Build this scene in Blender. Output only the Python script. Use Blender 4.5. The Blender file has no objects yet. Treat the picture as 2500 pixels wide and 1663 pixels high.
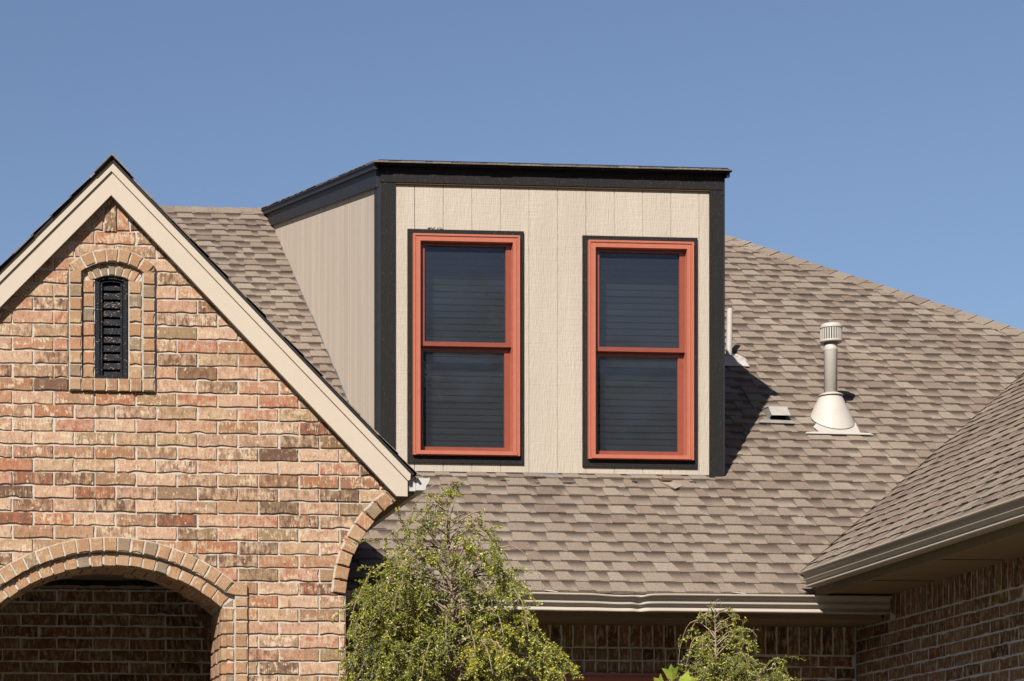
import bpy, math, random
from mathutils import Vector, Matrix
# ---------------------------------------------------------------- camera, world, sun
SC = bpy.context.scene
COL = SC.collection
EYE = 1.6                                   # eye height above the lawn
FP = 5980.0                                 # focal length in photograph pixels (2500 wide)
PX0, PY0 = 134.25, 2187.0                   # where the level optical axis meets the (shifted) picture
YAW = math.atan2(5980.0, 74000.0)
cam_d = bpy.data.cameras.new('camera'); cam = bpy.data.objects.new('camera', cam_d); COL.objects.link(cam)
cam.location = (0, 0, EYE); cam.rotation_euler = (math.radians(90), 0, -YAW)
cam_d.sensor_width = 36; cam_d.lens = 36*FP/2500
cam_d.shift_x = (1250-PX0)/2500; cam_d.shift_y = (PY0-831.5)/2500
cam_d.clip_end = 2000; SC.camera = cam
SUN_D = Vector((0.420, 0.655, -0.628)).normalized()   # direction the light travels
el = math.asin(-SUN_D.z); az = math.atan2(-SUN_D.x, -SUN_D.y)
w = bpy.data.worlds.new('World'); SC.world = w; w.use_nodes = True
nt = w.node_tree; bg = nt.nodes['Background']
sky = nt.nodes.new('ShaderNodeTexSky'); sky.sky_type = 'NISHITA'; sky.sun_disc = False
sky.sun_elevation = el; sky.sun_rotation = az % (2*math.pi)
sky.altitude = 300; sky.air_density = 1.0; sky.dust_density = 0.9; sky.ozone_density = 2.9
wb = nt.nodes.new('ShaderNodeMix'); wb.data_type = 'RGBA'; wb.blend_type = 'MULTIPLY'; wb.inputs[0].default_value = 1; wb.inputs[7].default_value = (1, .945, .96, 1)   # white balance
nt.links.new(sky.outputs[0], wb.inputs[6]); nt.links.new(wb.outputs[2], bg.inputs[0]); bg.inputs[1].default_value = 0.050
sl = bpy.data.lights.new('sun', 'SUN'); sl.energy = 5.0; sl.angle = math.radians(0.5); sl.color = (1, .95, .885)
so = bpy.data.objects.new('sun', sl); COL.objects.link(so); so.rotation_euler = SUN_D.to_track_quat('-Z', 'Y').to_euler()
so.location = (-10, -10, 20)
SC.view_settings.view_transform = 'Standard'; SC.view_settings.look = 'None'; SC.view_settings.exposure = 1.1; SC.view_settings.gamma = 1
R = random.Random(7)
# ---------------------------------------------------------------- measuring: a pixel of the photograph on a real plane
CP, SP = math.cos(YAW), math.sin(YAW)
def ray(x, y):
    u = (x-PX0)/FP; v = (PY0-y)/FP
    return Vector((SP+u*CP, CP-u*SP, v))
def atY(x, y, Y):
    d = ray(x, y); k = Y/d.y
    return Vector((d.x*k, Y, d.z*k+EYE))
def atX(x, y, X):
    d = ray(x, y); k = X/d.x
    return Vector((X, d.y*k, d.z*k+EYE))
YG = 13.90                                  # gable brick face
YD = 16.81                                  # dormer siding face
T = 0.6667                                  # pitch of the main roof
ZB = 2.9365+EYE                             # main roof height at YD
YE = 15.315; ZE = ZB+T*(YE-YD)              # main eave
def zroof(Y): return ZB+T*(Y-YD)
def on_roof(x, y):
    d = ray(x, y); k = (ZB-EYE-T*YD)/(d.z-T*d.y)
    return Vector((d.x*k, d.y*k, d.z*k+EYE))
YW = 15.77                                  # main wall brick face
WC = on_roof(1955, 1402)                    # wing eave corner
XWING = WC.x; ZWING = WC.z
# ---------------------------------------------------------------- mesh helper
class MB:
    def __init__(s): s.v=[]; s.f=[]; s.m=[]; s.c=[]; s.uv=[]; s.sm=[]
    def face(s, idx, mat=0, col=(0,0,0,1), uv=None, smooth=False):
        s.f.append(tuple(idx)); s.m.append(mat); s.c.append(col); s.uv.append(uv or [(0,0)]*len(idx)); s.sm.append(smooth)
    def add(s, pts):
        n = len(s.v); s.v += [tuple(p) for p in pts]; return list(range(n, n+len(pts)))
    def poly(s, pts, mat=0, col=(0,0,0,1), uv=None): s.face(s.add(pts), mat, col, uv)
    def box(s, a, b, mat=0, col=(0,0,0,1)):
        x0,y0,z0 = a; x1,y1,z1 = b
        if x0>x1: x0,x1=x1,x0
        if y0>y1: y0,y1=y1,y0
        if z0>z1: z0,z1=z1,z0
        i = s.add([(x0,y0,z0),(x1,y0,z0),(x1,y1,z0),(x0,y1,z0),(x0,y0,z1),(x1,y0,z1),(x1,y1,z1),(x0,y1,z1)])
        for q in ((0,3,2,1),(4,5,6,7),(0,1,5,4),(1,2,6,5),(2,3,7,6),(3,0,4,7)): s.face([i[k] for k in q], mat, col)
    def prism(s, pts, off, mat=0, col=(0,0,0,1)):
        """closed prism: polygon pts pushed by vector off"""
        off = Vector(off); n = len(pts)
        a = s.add(pts); b = s.add([Vector(p)+off for p in pts])
        s.face(a, mat, col); s.face(b[::-1], mat, col)
        for i in range(n): s.face([a[i], b[i], b[(i+1)%n], a[(i+1)%n]], mat, col)
    def lathe(s, c, prof, n=32, mat=0, axis=Vector((0,0,1)), smooth=True):
        z = axis.normalized(); x = z.orthogonal().normalized(); y = z.cross(x)
        rings = []
        for r, h in prof:
            rings.append(s.add([Vector(c)+z*h+(x*math.cos(2*math.pi*k/n)+y*math.sin(2*math.pi*k/n))*r for k in range(n)]))
        for a, b in zip(rings, rings[1:]):
            for k in range(n): s.face([a[k], a[(k+1)%n], b[(k+1)%n], b[k]], mat, smooth=smooth)
        if prof[0][0] > 1e-4: s.face(rings[0][::-1], mat)
        if prof[-1][0] > 1e-4: s.face(rings[-1], mat)
    def tube(s, pts, rad, n=5, mat=0):
        pts = [Vector(p) for p in pts]; rings = []
        for i, p in enumerate(pts):
            d = (pts[min(i+1, len(pts)-1)]-pts[max(i-1, 0)]).normalized()
            x = d.orthogonal().normalized(); y = d.cross(x); r = rad[i] if isinstance(rad, (list, tuple)) else rad
            rings.append(s.add([p+(x*math.cos(2*math.pi*k/n)+y*math.sin(2*math.pi*k/n))*r for k in range(n)]))
        for a, b in zip(rings, rings[1:]):
            for k in range(n): s.face([a[k], a[(k+1)%n], b[(k+1)%n], b[k]], mat, smooth=True)
    def sweep(s, prof, path, mat=0, close=True, cap=True):
        """profile (list of functions of path point) -> prof[i] is (o, h); path gives (base, outdir, updir)"""
        rings = [s.add([b+o_*o+u_*h for o, h in prof]) for b, o_, u_ in path]
        n = len(prof)
        for a, b in zip(rings, rings[1:]):
            for k in range(n if close else n-1): s.face([a[k], a[(k+1)%n], b[(k+1)%n], b[k]], mat)
        if cap: s.face(rings[0][::-1], mat); s.face(rings[-1], mat)
    def build(s, name, mats, parent=None, **props):
        xs = [p[0] for p in s.v]; ys = [p[1] for p in s.v]; zs = [p[2] for p in s.v]
        c = Vector(((min(xs)+max(xs))/2, (min(ys)+max(ys))/2, (min(zs)+max(zs))/2 if parent else min(zs)))
        me = bpy.data.meshes.new(name)
        me.from_pydata([(p[0]-c.x, p[1]-c.y, p[2]-c.z) for p in s.v], [], s.f)
        me.polygons.foreach_set('material_index', s.m); me.polygons.foreach_set('use_smooth', s.sm)
        at = me.attributes.new('tone', 'FLOAT_COLOR', 'FACE')
        at.data.foreach_set('color', [x for q in s.c for x in q])
        ul = me.uv_layers.new(name='UVMap'); ul.data.foreach_set('uv', [x for q in s.uv for p in q for x in p])
        for m_ in (mats if isinstance(mats, (list, tuple)) else [mats]): me.materials.append(m_)
        me.validate(); me.update()
        o = bpy.data.objects.new(name, me); COL.objects.link(o); o.location = c; WLOC[o.name] = c
        if parent is not None: o.parent = parent; o.matrix_parent_inverse = Matrix.Translation(-WLOC[parent.name])
        for k, v in props.items(): o[k] = v
        return o
WLOC = {}
def empty(name, loc, label, cat, parent=None, group=None):
    o = bpy.data.objects.new(name, None); COL.objects.link(o); o.location = loc; WLOC[o.name] = Vector(loc); o.empty_display_size = .3
    if parent is not None: o.parent = parent; o.matrix_parent_inverse = Matrix.Translation(-WLOC[parent.name])
    if label: o['label'] = label
    if cat: o['category'] = cat
    if group: o['group'] = group
    return o
# ---------------------------------------------------------------- materials
ALB = .445      # the picture is exposed up by 1.1 stops
class NT:
    def __init__(s, name):
        s.m = bpy.data.materials.new(name); s.m.use_nodes = True; s.t = s.m.node_tree
        s.b = s.t.nodes['Principled BSDF']; s.out = s.t.nodes['Material Output']
    def n(s, t, **k):
        q = s.t.nodes.new(t)
        for a, v in k.items():
            if hasattr(q, a): setattr(q, a, v)
        return q
    def l(s, a, b): s.t.links.new(a, b)
    def val(s, sock, v):
        if hasattr(v, 'is_linked') or isinstance(v, bpy.types.NodeSocket): s.l(v, sock)
        else: sock.default_value = v
    def mix(s, f, a, b, mode='MIX'):
        q = s.n('ShaderNodeMix', data_type='RGBA', blend_type=mode)
        def c4(x): return (*x, 1) if isinstance(x, tuple) and len(x) == 3 else x
        s.val(q.inputs[0], f); s.val(q.inputs[6], c4(a)); s.val(q.inputs[7], c4(b)); return q.outputs[2]
    def math(s, op, a, b=0.0, clamp=False):
        q = s.n('ShaderNodeMath', operation=op, use_clamp=clamp); s.val(q.inputs[0], a); s.val(q.inputs[1], b); return q.outputs[0]
    def noise(s, vec, scale, detail=3, rough=.55, dist=0):
        q = s.n('ShaderNodeTexNoise'); s.l(vec, q.inputs['Vector']); q.inputs['Scale'].default_value = scale
        q.inputs['Detail'].default_value = detail; q.inputs['Roughness'].default_value = rough; q.inputs['Distortion'].default_value = dist
        return q.outputs['Fac']
    def ramp(s, f, stops, interp='LINEAR'):
        q = s.n('ShaderNodeValToRGB'); q.color_ramp.interpolation = interp; e = q.color_ramp.elements
        while len(e) < len(stops): e.new(.5)
        for x, (p, c) in zip(e, stops): x.position = p; x.color = (*c, 1) if len(c) == 3 else (c[0],)*3+(1,)
        s.l(f, q.inputs[0]); return q.outputs[0]
    def scale(s, vec, sc, loc=None):
        q = s.n('ShaderNodeMapping'); s.l(vec, q.inputs[0]); q.inputs['Scale'].default_value = sc
        if loc: q.inputs['Location'].default_value = loc
        return q.outputs[0]
    def pos(s): return s.n('ShaderNodeNewGeometry').outputs['Position']
    def uv(s): return s.n('ShaderNodeTexCoord').outputs['UV']
    def tone(s):
        q = s.n('ShaderNodeAttribute', attribute_name='tone'); p = s.n('ShaderNodeSeparateColor'); s.l(q.outputs['Color'], p.inputs[0]); return p.outputs
    def bump(s, h, dist=.002, strength=1):
        q = s.n('ShaderNodeBump'); s.l(h, q.inputs['Height']); q.inputs['Distance'].default_value = dist; q.inputs['Strength'].default_value = strength
        s.l(q.outputs[0], s.b.inputs['Normal'])
    def base(s, c):
        s.val(s.b.inputs['Base Color'], (c[0]*ALB, c[1]*ALB, c[2]*ALB, 1) if isinstance(c, tuple) else s.mix(1, c, (ALB, ALB, ALB), 'MULTIPLY'))
    def rough(s, r, spec=.5): s.val(s.b.inputs['Roughness'], r); s.b.inputs['Specular IOR Level'].default_value = spec

def mat_brick(header=False, streaky=False):
    m = NT('brick_header' if header else 'brick_streaked_shade' if streaky else 'brick_face'); t = m.tone(); uv = m.uv()
    big = m.noise(m.scale(uv, (14, 22, 1)), 1, 2); streak = m.noise(m.scale(uv, (95, 16, 1)), 1, 3, .6)
    if header:
        c = m.ramp(t[0], [(0, (.53,.31,.17)), (.24, (.50,.265,.135)), (.44, (.43,.225,.12)), (.60, (.56,.35,.20)), (.74, (.33,.23,.15)), (.86, (.27,.21,.155)), (.94, (.58,.27,.15))], 'CONSTANT')
        c = m.mix(m.math('MULTIPLY', big, .5), c, (.54,.36,.21))
    else:
        c = m.ramp(t[0], [(0, (.65,.385,.265)), (.18, (.70,.45,.315)), (.34, (.56,.355,.215)), (.48, (.59,.30,.19)), (.60, (.43,.285,.16)), (.69, (.51,.19,.10)), (.78, (.18,.095,.065)), (.86, (.25,.125,.075)), (.93, (.36,.21,.13))], 'CONSTANT')
        c2 = m.ramp(t[1], [(0, (.72,.48,.30)), (.34, (.53,.29,.16)), (.58, (.38,.245,.13)), (.78, (.22,.12,.07)), (.88, (.50,.18,.09))], 'CONSTANT')
        c = m.mix(m.ramp(m.noise(m.scale(uv, (34, 16, 1)), 1, 3), [(.40, (0,)), (.66, (1,))]), c, c2)
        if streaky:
            c = m.mix(1, c, (.60,.52,.41), 'MULTIPLY')  # eave shade painted in: same brick, darkened for the shaded walls
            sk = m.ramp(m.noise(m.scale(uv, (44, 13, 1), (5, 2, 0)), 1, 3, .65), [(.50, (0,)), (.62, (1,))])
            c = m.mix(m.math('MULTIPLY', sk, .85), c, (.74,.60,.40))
        if not streaky:
            sp_ = m.ramp(m.noise(m.scale(uv, (38, 24, 1), (9, 4, 0)), 1, 1), [(.66, (0,)), (.71, (1,))])
            c = m.mix(m.math('MULTIPLY', sp_, .85), c, (.84,.66,.45))
            ol = m.ramp(m.noise(m.scale(uv, (30, 12, 1), (1, 14, 0)), 1, 2), [(.62, (0,)), (.70, (1,))])
            c = m.mix(m.math('MULTIPLY', ol, .7), c, (.36,.21,.08))
    # cream slurry smears, dark burnt streaks and pits
    cream = m.ramp(m.math('ADD', big, m.math('MULTIPLY', m.math('SUBTRACT', streak, .5), 1.0)), [(.53, (0,)), (.65, (1,))])
    c = m.mix(m.math('MULTIPLY', cream, m.math('MULTIPLY', t[2], .5 if header else .3 if streaky else .95)), c, (.86,.68,.46))
    dk = m.ramp(m.noise(m.scale(uv, (70, 26, 1), (3.1, 7.7, 0)), 1, 4, .7), [(.54, (0,)), (.70, (1,))])
    c = m.mix(m.math('MULTIPLY', dk, .25 if header else .72), c, (.17,.09,.045))
    sp = m.ramp(m.noise(m.scale(uv, (150, 95, 1)), 1, 3, .7), [(.30, (.55,)), (.45, (.95,)), (.7, (1.15,))])
    c = m.mix(.85, c, sp, 'MULTIPLY')
    m.base(c); m.rough(.9, .2)
    h = m.math('ADD', m.math('MULTIPLY', m.noise(m.scale(uv, (180, 60, 1)), 1, 3), .6), m.math('MULTIPLY', big, 1.2))
    m.bump(h, .0025, 1); return m.m
def mat_mortar():
    m = NT('mortar'); p = m.pos(); n = m.noise(p, 40, 4)
    m.base(m.ramp(n, [(.3, (.66,.575,.475)), (.7, (.84,.745,.63))])); m.rough(.95, .1); m.bump(m.noise(p, 220, 4), .003, 1); return m.m
def mat_shingle():
    m = NT('shingle_granules'); t = m.tone(); uv = m.uv(); p = m.pos()
    c = m.ramp(t[0], [(0, (.312,.246,.188)), (.25, (.336,.270,.209)), (.5, (.282,.215,.167)), (.68, (.242,.178,.141)), (.82, (.365,.30,.237)), (.93, (.305,.238,.184))], 'CONSTANT')
    c = m.mix(m.math('MULTIPLY', t[2], .35), c, (.32,.245,.188))
    g = m.noise(p, 120, 2, .8); c = m.mix(1, c, m.ramp(g, [(.3, (.58,)), (.5, (1.0,)), (.7, (1.46,))]), 'MULTIPLY')
    g2 = m.noise(p, 900, 1, .7); c = m.mix(.6, c, m.ramp(g2, [(.3, (.7,)), (.7, (1.3,))]), 'MULTIPLY')
    wv = m.noise(m.scale(p, (2.2, .5, .5)), 1, 4); c = m.mix(1, c, m.ramp(wv, [(.3, (.94,)), (.7, (1.18,))]), 'MULTIPLY')
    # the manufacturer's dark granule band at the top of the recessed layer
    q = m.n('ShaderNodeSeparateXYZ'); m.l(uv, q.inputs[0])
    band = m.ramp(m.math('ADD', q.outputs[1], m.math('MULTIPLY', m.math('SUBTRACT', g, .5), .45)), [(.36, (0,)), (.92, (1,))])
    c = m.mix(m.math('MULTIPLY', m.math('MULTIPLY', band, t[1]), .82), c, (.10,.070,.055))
    m.base(c); m.rough(.95, .15); m.bump(g2, .0012, 1); return m.m
def mat_plain(name, col, rough=.6, spec=.4, var=.06, nscale=14, bump=None, metallic=0):
    m = NT(name); p = m.pos(); n = m.noise(p, nscale, 4)
    m.base(m.mix(1, col, m.ramp(n, [(.3, (1-var,)), (.7, (1+var,))]), 'MULTIPLY')); m.rough(rough, spec); m.b.inputs['Metallic'].default_value = metallic
    if bump: m.bump(m.noise(p, bump[0], 4), bump[1], 1)
    return m.m
def mat_siding(name, col, amp=.0022, streaky=(9, 9, 1.6), speck=None):
    """embossed wood grain on painted board"""
    m = NT(name); p = m.pos()
    wv = m.noise(m.scale(p, (55, 55, 6)), 1, 4, .6, 1.6)
    f = m.noise(m.scale(p, (150, 150, 18)), 1, 3)
    cross = m.noise(m.scale(p, (8, 8, 120)), 1, 2)
    h = m.math('ADD', m.math('MULTIPLY', wv, .8), m.math('ADD', m.math('MULTIPLY', f, .7), m.math('MULTIPLY', cross, .35)))
    n = m.noise(m.scale(p, (7, 7, .7)), 1, 5)
    c = m.mix(1, col, m.ramp(n, [(.3, (.92,)), (.7, (1.04,))]), 'MULTIPLY')
    if speck: c = m.mix(m.ramp(m.noise(m.scale(p, (190, 190, 50)), 1, 3), [(.64, (0,)), (.72, (1,))]), c, speck)
    m.base(c); m.rough(.75, .2); m.bump(h, amp, 1); return m.m
def mat_glass():
    m = NT('dark_screened_glass'); t = m.t
    gl = m.n('ShaderNodeBsdfGlossy'); gl.inputs['Roughness'].default_value = .06; gl.inputs['Color'].default_value = (.8,.85,1,1); bp = m.n('ShaderNodeBump'); bp.inputs['Distance'].default_value = .004; m.l(m.noise(m.pos(), 2.2, 2), bp.inputs['Height']); m.l(bp.outputs[0], gl.inputs['Normal'])
    tr = m.n('ShaderNodeBsdfTransparent'); tr.inputs[0].default_value = (.71,.72,.71,1)
    df = m.n('ShaderNodeBsdfDiffuse'); df.inputs[0].default_value = (.032,.039,.053,1)
    m1 = m.n('ShaderNodeMixShader'); m1.inputs[0].default_value = .25; m.l(tr.outputs[0], m1.inputs[1]); m.l(df.outputs[0], m1.inputs[2])
    lw_ = m.n('ShaderNodeLayerWeight'); fr_ = m.math('ADD', m.math('POWER', lw_.outputs['Facing'], 4.0), .035)
    m2 = m.n('ShaderNodeMixShader'); m.l(fr_, m2.inputs[0]); m.l(m1.outputs[0], m2.inputs[1]); m.l(gl.outputs[0], m2.inputs[2])
    m.l(m2.outputs[0], m.out.inputs[0]); return m.m
def mat_peel():
    m = NT('peeling_dark_paint'); p = m.pos()
    z = m.noise(m.scale(p, (70, 70, 220)), 1, 4, .65)
    t = m.tone()
    k = m.ramp(m.math('ADD', z, m.math('MULTIPLY', t[0], .2)), [(.655, (0,)), (.69, (1,))])
    m.base(m.mix(k, (.007,.010,.017), (.60,.42,.28))); m.rough(.7, .2); m.bump(z, .0015); return m.m
def mat_leaf(name='leaf', big=False):
    m = NT(name); t = m.tone()
    c = m.ramp(t[0], [(0, (.08,.11,.015)), (.35, (.25,.29,.03)), (.7, (.64,.63,.055)), (.93, (.95,.82,.09)), (.985, (1.0,.55,.07))]) if not big else m.ramp(m.noise(m.pos(), 30, 2), [(.3, (.26,.36,.035)), (.7, (.48,.54,.06))])
    m.base(c); m.rough(.45, .5); m.b.inputs['Subsurface Weight'].default_value = 0
    tl = m.n('ShaderNodeBsdfTranslucent'); m.l(c, tl.inputs[0]); mx = m.n('ShaderNodeMixShader'); mx.inputs[0].default_value = .2
    m.l(m.b.outputs[0], mx.inputs[1]); m.l(tl.outputs[0], mx.inputs[2]); m.l(mx.outputs[0], m.out.inputs[0]); return m.m
BRICK_SHADE = mat_brick(False, True)  # streaked brick with the wall shade mixed into its colour
BRICK, HEADER, MORTAR, SHINGLE = mat_brick(), mat_brick(True), mat_mortar(), mat_shingle()
MORTAR2 = mat_plain('shade_lifted_mortar', (1.0,.95,.88), .95, .1, .10, 40, (200, .002))  # mortar copy brightened in its colour to offset the eave shade
SIDING = mat_siding('beige_siding', (.70,.60,.482), .0045)
CHEEK = mat_siding('beige_cheek_siding', (.74,.62,.50), .0012)
BEIGE = mat_plain('beige_painted_board', (.74,.62,.49), .7, .3, .03, 6, (180, .0008))
BLACK = mat_siding('black_rough_board', (.015,.0135,.0125), .0025, speck=(.13,.11,.10))
BLACKS = mat_plain('black_smooth_board', (.022,.022,.026), .55, .25, .2, 10)
SEALT = mat_plain('brown_caulk', (.16,.09,.035), .7, .2)
RED = mat_plain('terracotta_window_paint', (.64,.19,.112), .38, .5, .05, 20, (60, .0004))
REDS = mat_plain('red_sash_paint', (.36,.092,.055), .3, .5, .06, 20)
GLASS = mat_glass()
BLINDM = mat_plain('blind_slat', (.86,.84,.80), .6, .3, .05, 5)
DARK = mat_plain('dark_room', (.03,.03,.035), .9, .1)
GREIGE = mat_plain('greige_gutter_paint', (.62,.54,.44), .38, .5, .05, 5)
SOFFIT = mat_plain('soffit_board', (.32,.235,.135), .8, .2, .05, 5)
WHITE = mat_plain('white_gutter_cap', (.72,.69,.64), .45, .5, .03, 8)
VENTP = mat_plain('grey_vent_paint', (.66,.60,.53), .55, .35, .05, 9, (25, .002))
VENTG = mat_plain('galvanised_grey', (.36,.34,.31), .5, .5, .15, 12)
FLASH = mat_plain('galvanised_flashing', (.45,.50,.55), .35, .6, .2, 8, metallic=.6)
PEEL = mat_peel(); LEAF = mat_leaf(); BIGLEAF = mat_leaf('broad_leaf', True)
BARK = mat_plain('pale_bark', (.40,.30,.21), .9, .2, .25, 40, (120, .002))
CEIL = mat_plain('porch_ceiling', (.30,.23,.16), .8, .2)
CONC = mat_plain('concrete', (.20,.17,.14), .9, .2, .1, 3)
def mat_grass():
    m = NT('lawn'); p = m.pos(); c = m.ramp(m.noise(p, 3, 6), [(.3, (.10,.095,.03)), (.6, (.16,.16,.05)), (.8, (.24,.19,.09))]); m.base(c); m.rough(1, .1); m.bump(m.noise(p, 60, 4), .03); return m.m
# ---------------------------------------------------------------- ground
g = MB(); g.poly([(-400,-300,0),(400,-300,0),(400,900,0),(-400,900,0)])
g.build('ground', mat_grass(), kind='structure')
g = MB(); g.poly([(-1.5,-4,.004),(12,-4,.004),(12,13.2,.004),(-1.5,13.2,.004)])
g.build('bounce_slab', mat_plain('bounce_slab_concrete', (.50,.45,.38), .9, .2, .08, 1.5), kind='structure')  # unseen pale slab, added to bounce sunlight onto the front walls
# ================================================================ THE HOUSE
HOUSE = empty('brick_house', (3.0, 15.0, 0), 'tan brick house with grey brown shingle roof, steep brick gable and beige dormer', 'house')
# ---------------------------------------------------------------- brick laying
class Plane:
    """wall plane: a along the wall, z up, d outwards"""
    def __init__(s, o, along, out): s.o = Vector(o); s.a = Vector(along); s.n = Vector(out)
    def __call__(s, a, z, d=0): 
        q = s.o+s.a*a+s.n*d; return Vector((q.x, q.y, z))
def brick(mb, P, out, d, back, rr, hdr=0, jit=.0016, bev=.0035, chip=.3, mat=None):
    """one brick: irregular outline (a,z), front at d, running back to 'back'"""
    n = len(out); cx = sum(p[0] for p in out)/n; cz = sum(p[1] for p in out)/n
    pts = []
    for i in range(n):
        p, q = out[i], out[(i+1)%n]; L = math.hypot(q[0]-p[0], q[1]-p[1]); k = max(1, int(L/.032))
        bot = abs(q[1]-p[1]) < .3*L and (p[1]+q[1])/2 < cz
        cseg = rr.randrange(k) if (rr.random() < chip*(1.5 if bot else .5)) else -9
        cd = rr.uniform(.002, .007)
        for j in range(k):
            t = j/k; e = rr.gauss(0, jit)
            if j and (j == cseg or j == cseg+1): e = -cd
            x = p[0]+(q[0]-p[0])*t; z = p[1]+(q[1]-p[1])*t
            nx, nz = (q[1]-p[1])/L, -(q[0]-p[0])/L          # outward for ccw
            if j == 0: e *= .7
            pts.append((x+nx*e, z+nz*e))
    d += rr.gauss(0, .0009); tilt = rr.gauss(0, .003); tz = rr.gauss(0, .008)
    A = []; B = []; C = []
    for x, z in pts:
        dx, dz = cx-x, cz-z; L = math.hypot(dx, dz) or 1
        dd = d+tilt*(x-cx)+tz*(z-cz)
        A.append(P(x+dx/L*bev, z+dz/L*bev, dd)); B.append(P(x, z, dd-bev*.9)); C.append(P(x, z, back))
    a = mb.add(A); b = mb.add(B); c = mb.add(C); m = len(pts)
    ox, oz = rr.uniform(0, 50), rr.uniform(0, 50); sw = rr.random() < .0
    uvf = [(x+ox, z+oz) for x, z in pts]; col = (rr.random(), rr.random(), rr.random(), 1)
    if mat is None: mat = 1 if hdr else 0
    mb.face(a, mat, col, uvf)
    for i in range(m):
        j = (i+1)%m
        mb.face([a[i], b[i], b[j], a[j]], mat, col, [uvf[i], uvf[i], uvf[j], uvf[j]])
        mb.face([b[i], c[i], c[j], b[j]], mat, col, [uvf[i], (uvf[i][0]+.02, uvf[i][1]), (uvf[j][0]+.02, uvf[j][1]), uvf[j]])
def rect(x0, x1, z0, z1): return [(x0,z0),(x1,z0),(x1,z1),(x0,z1)]
J = .0098
def course(mb, P, z0, z1, spans, L, phase, rr, d=0, back=-.03, hdr=0):
    """a row of bricks of length L over the allowed spans"""
    for s0, s1 in spans:
        k = math.floor((s0-phase)/L); x = phase+k*L
        while x < s1:
            a, b = max(x+J/2, s0+(J/2 if x < s0 else 0)), min(x+L-J/2, s1-(J/2 if x+L > s1 else 0))
            ja = rr.gauss(0, .0016); jz = rr.gauss(0, .0011)
            if b-a > .018: brick(mb, P, rect(a+(ja if a > s0+.01 else 0), b+(ja*.5 if b < s1-.01 else 0), z0+J/2+jz, z1-J/2+jz), d, back, rr, hdr)
            x += L
def mortar_strip(mb, P, z0, z1, spans, front, back, mat=2):
    for s0, s1 in spans:
        if s1-s0 > .004:
            q = [P(s0,z0,front),P(s1,z0,front),P(s1,z1,front),P(s0,z1,front)]
            mb.prism(q, P.n*(back-front), mat)
def sub(spans, a, b):
    r = []
    for s0, s1 in spans:
        if b <= s0 or a >= s1: r.append((s0, s1)); continue
        if a > s0: r.append((s0, a))
        if b < s1: r.append((b, s1))
    return r
def ring(mb, P, cx, cz, r0, r1, t0, t1, n, d, back, rr, hdr=1, jd=0):
    """voussoirs between angles t0..t1 (radians from +a), mortar behind"""
    g0 = J/2
    for i in range(n):
        a0 = t0+(t1-t0)*i/n; a1 = t0+(t1-t0)*(i+1)/n; ra, rb = r0+rr.gauss(0, jd), r1+rr.gauss(0, jd*.3)
        def pt(r, a, s): 
            aa = a+s*g0/r; return (cx+r*math.cos(aa), cz+r*math.sin(aa))
        sg = 1 if t1 > t0 else -1
        o = [pt(ra, a0, sg), pt(rb, a0, sg), pt(rb, a1, -sg), pt(ra, a1, -sg)]
        if sg < 0: o = o[::-1]
        brick(mb, P, o, d, back, rr, hdr, jit=.0012)
def ring_mortar(mb, P, cx, cz, r0, r1, t0, t1, front, back, mat=2, n=24):
    for i in range(n):
        a0 = t0+(t1-t0)*i/n; a1 = t0+(t1-t0)*(i+1)/n
        q = [P(cx+r0*math.cos(a0), cz+r0*math.sin(a0), front), P(cx+r1*math.cos(a0), cz+r1*math.sin(a0), front),
             P(cx+r1*math.cos(a1), cz+r1*math.sin(a1), front), P(cx+r0*math.cos(a1), cz+r0*math.sin(a1), front)]
        if t1 < t0: q = q[::-1]
        mb.prism(q, P.n*(back-front), mat)
CH = .0765                                   # course height
BL = .2355                                   # stretcher plus joint
PG = Plane((0, YG, 0), (1, 0, 0), (0, -1, 0))
def G(x, y): q = atY(x, y, YG); return q.x, q.z
SG = (G(600, 1000)[0]-G(200, 1000)[0])/400   # metres per photograph pixel on the gable
XA = G(269, 480)[0]                          # gable centre line
# rake lines on the gable plane
ax, azr = G(268, 476); bx, bz = G(968, 1211); KR = (azr-bz)/(bx-ax)            # lower edge of the rake board
def z_rake(x): return azr-KR*abs(x-XA)
XWR = G(843, 1500)[0]; XWL = 2*XA-XWR        # wall ends
ZC0 = G(383, 664.6)[1]                       # a bed joint
# flare curve (outer edge), from the rake down to the plain wall
FL = [G(*q) for q in ((985,1207),(968,1222),(931,1253),(907,1278),(890,1303),(874,1332),(862,1360),(853,1390),(848,1420),(844,1452))]
def x_flare(z):
    if z <= FL[-1][1]: return FL[-1][0]
    for (xa, za), (xb, zb_) in zip(FL, FL[1:]):
        if zb_ <= z <= za: return xb+(xa-xb)*(z-zb_)/(za-zb_)
    return FL[0][0]
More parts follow.
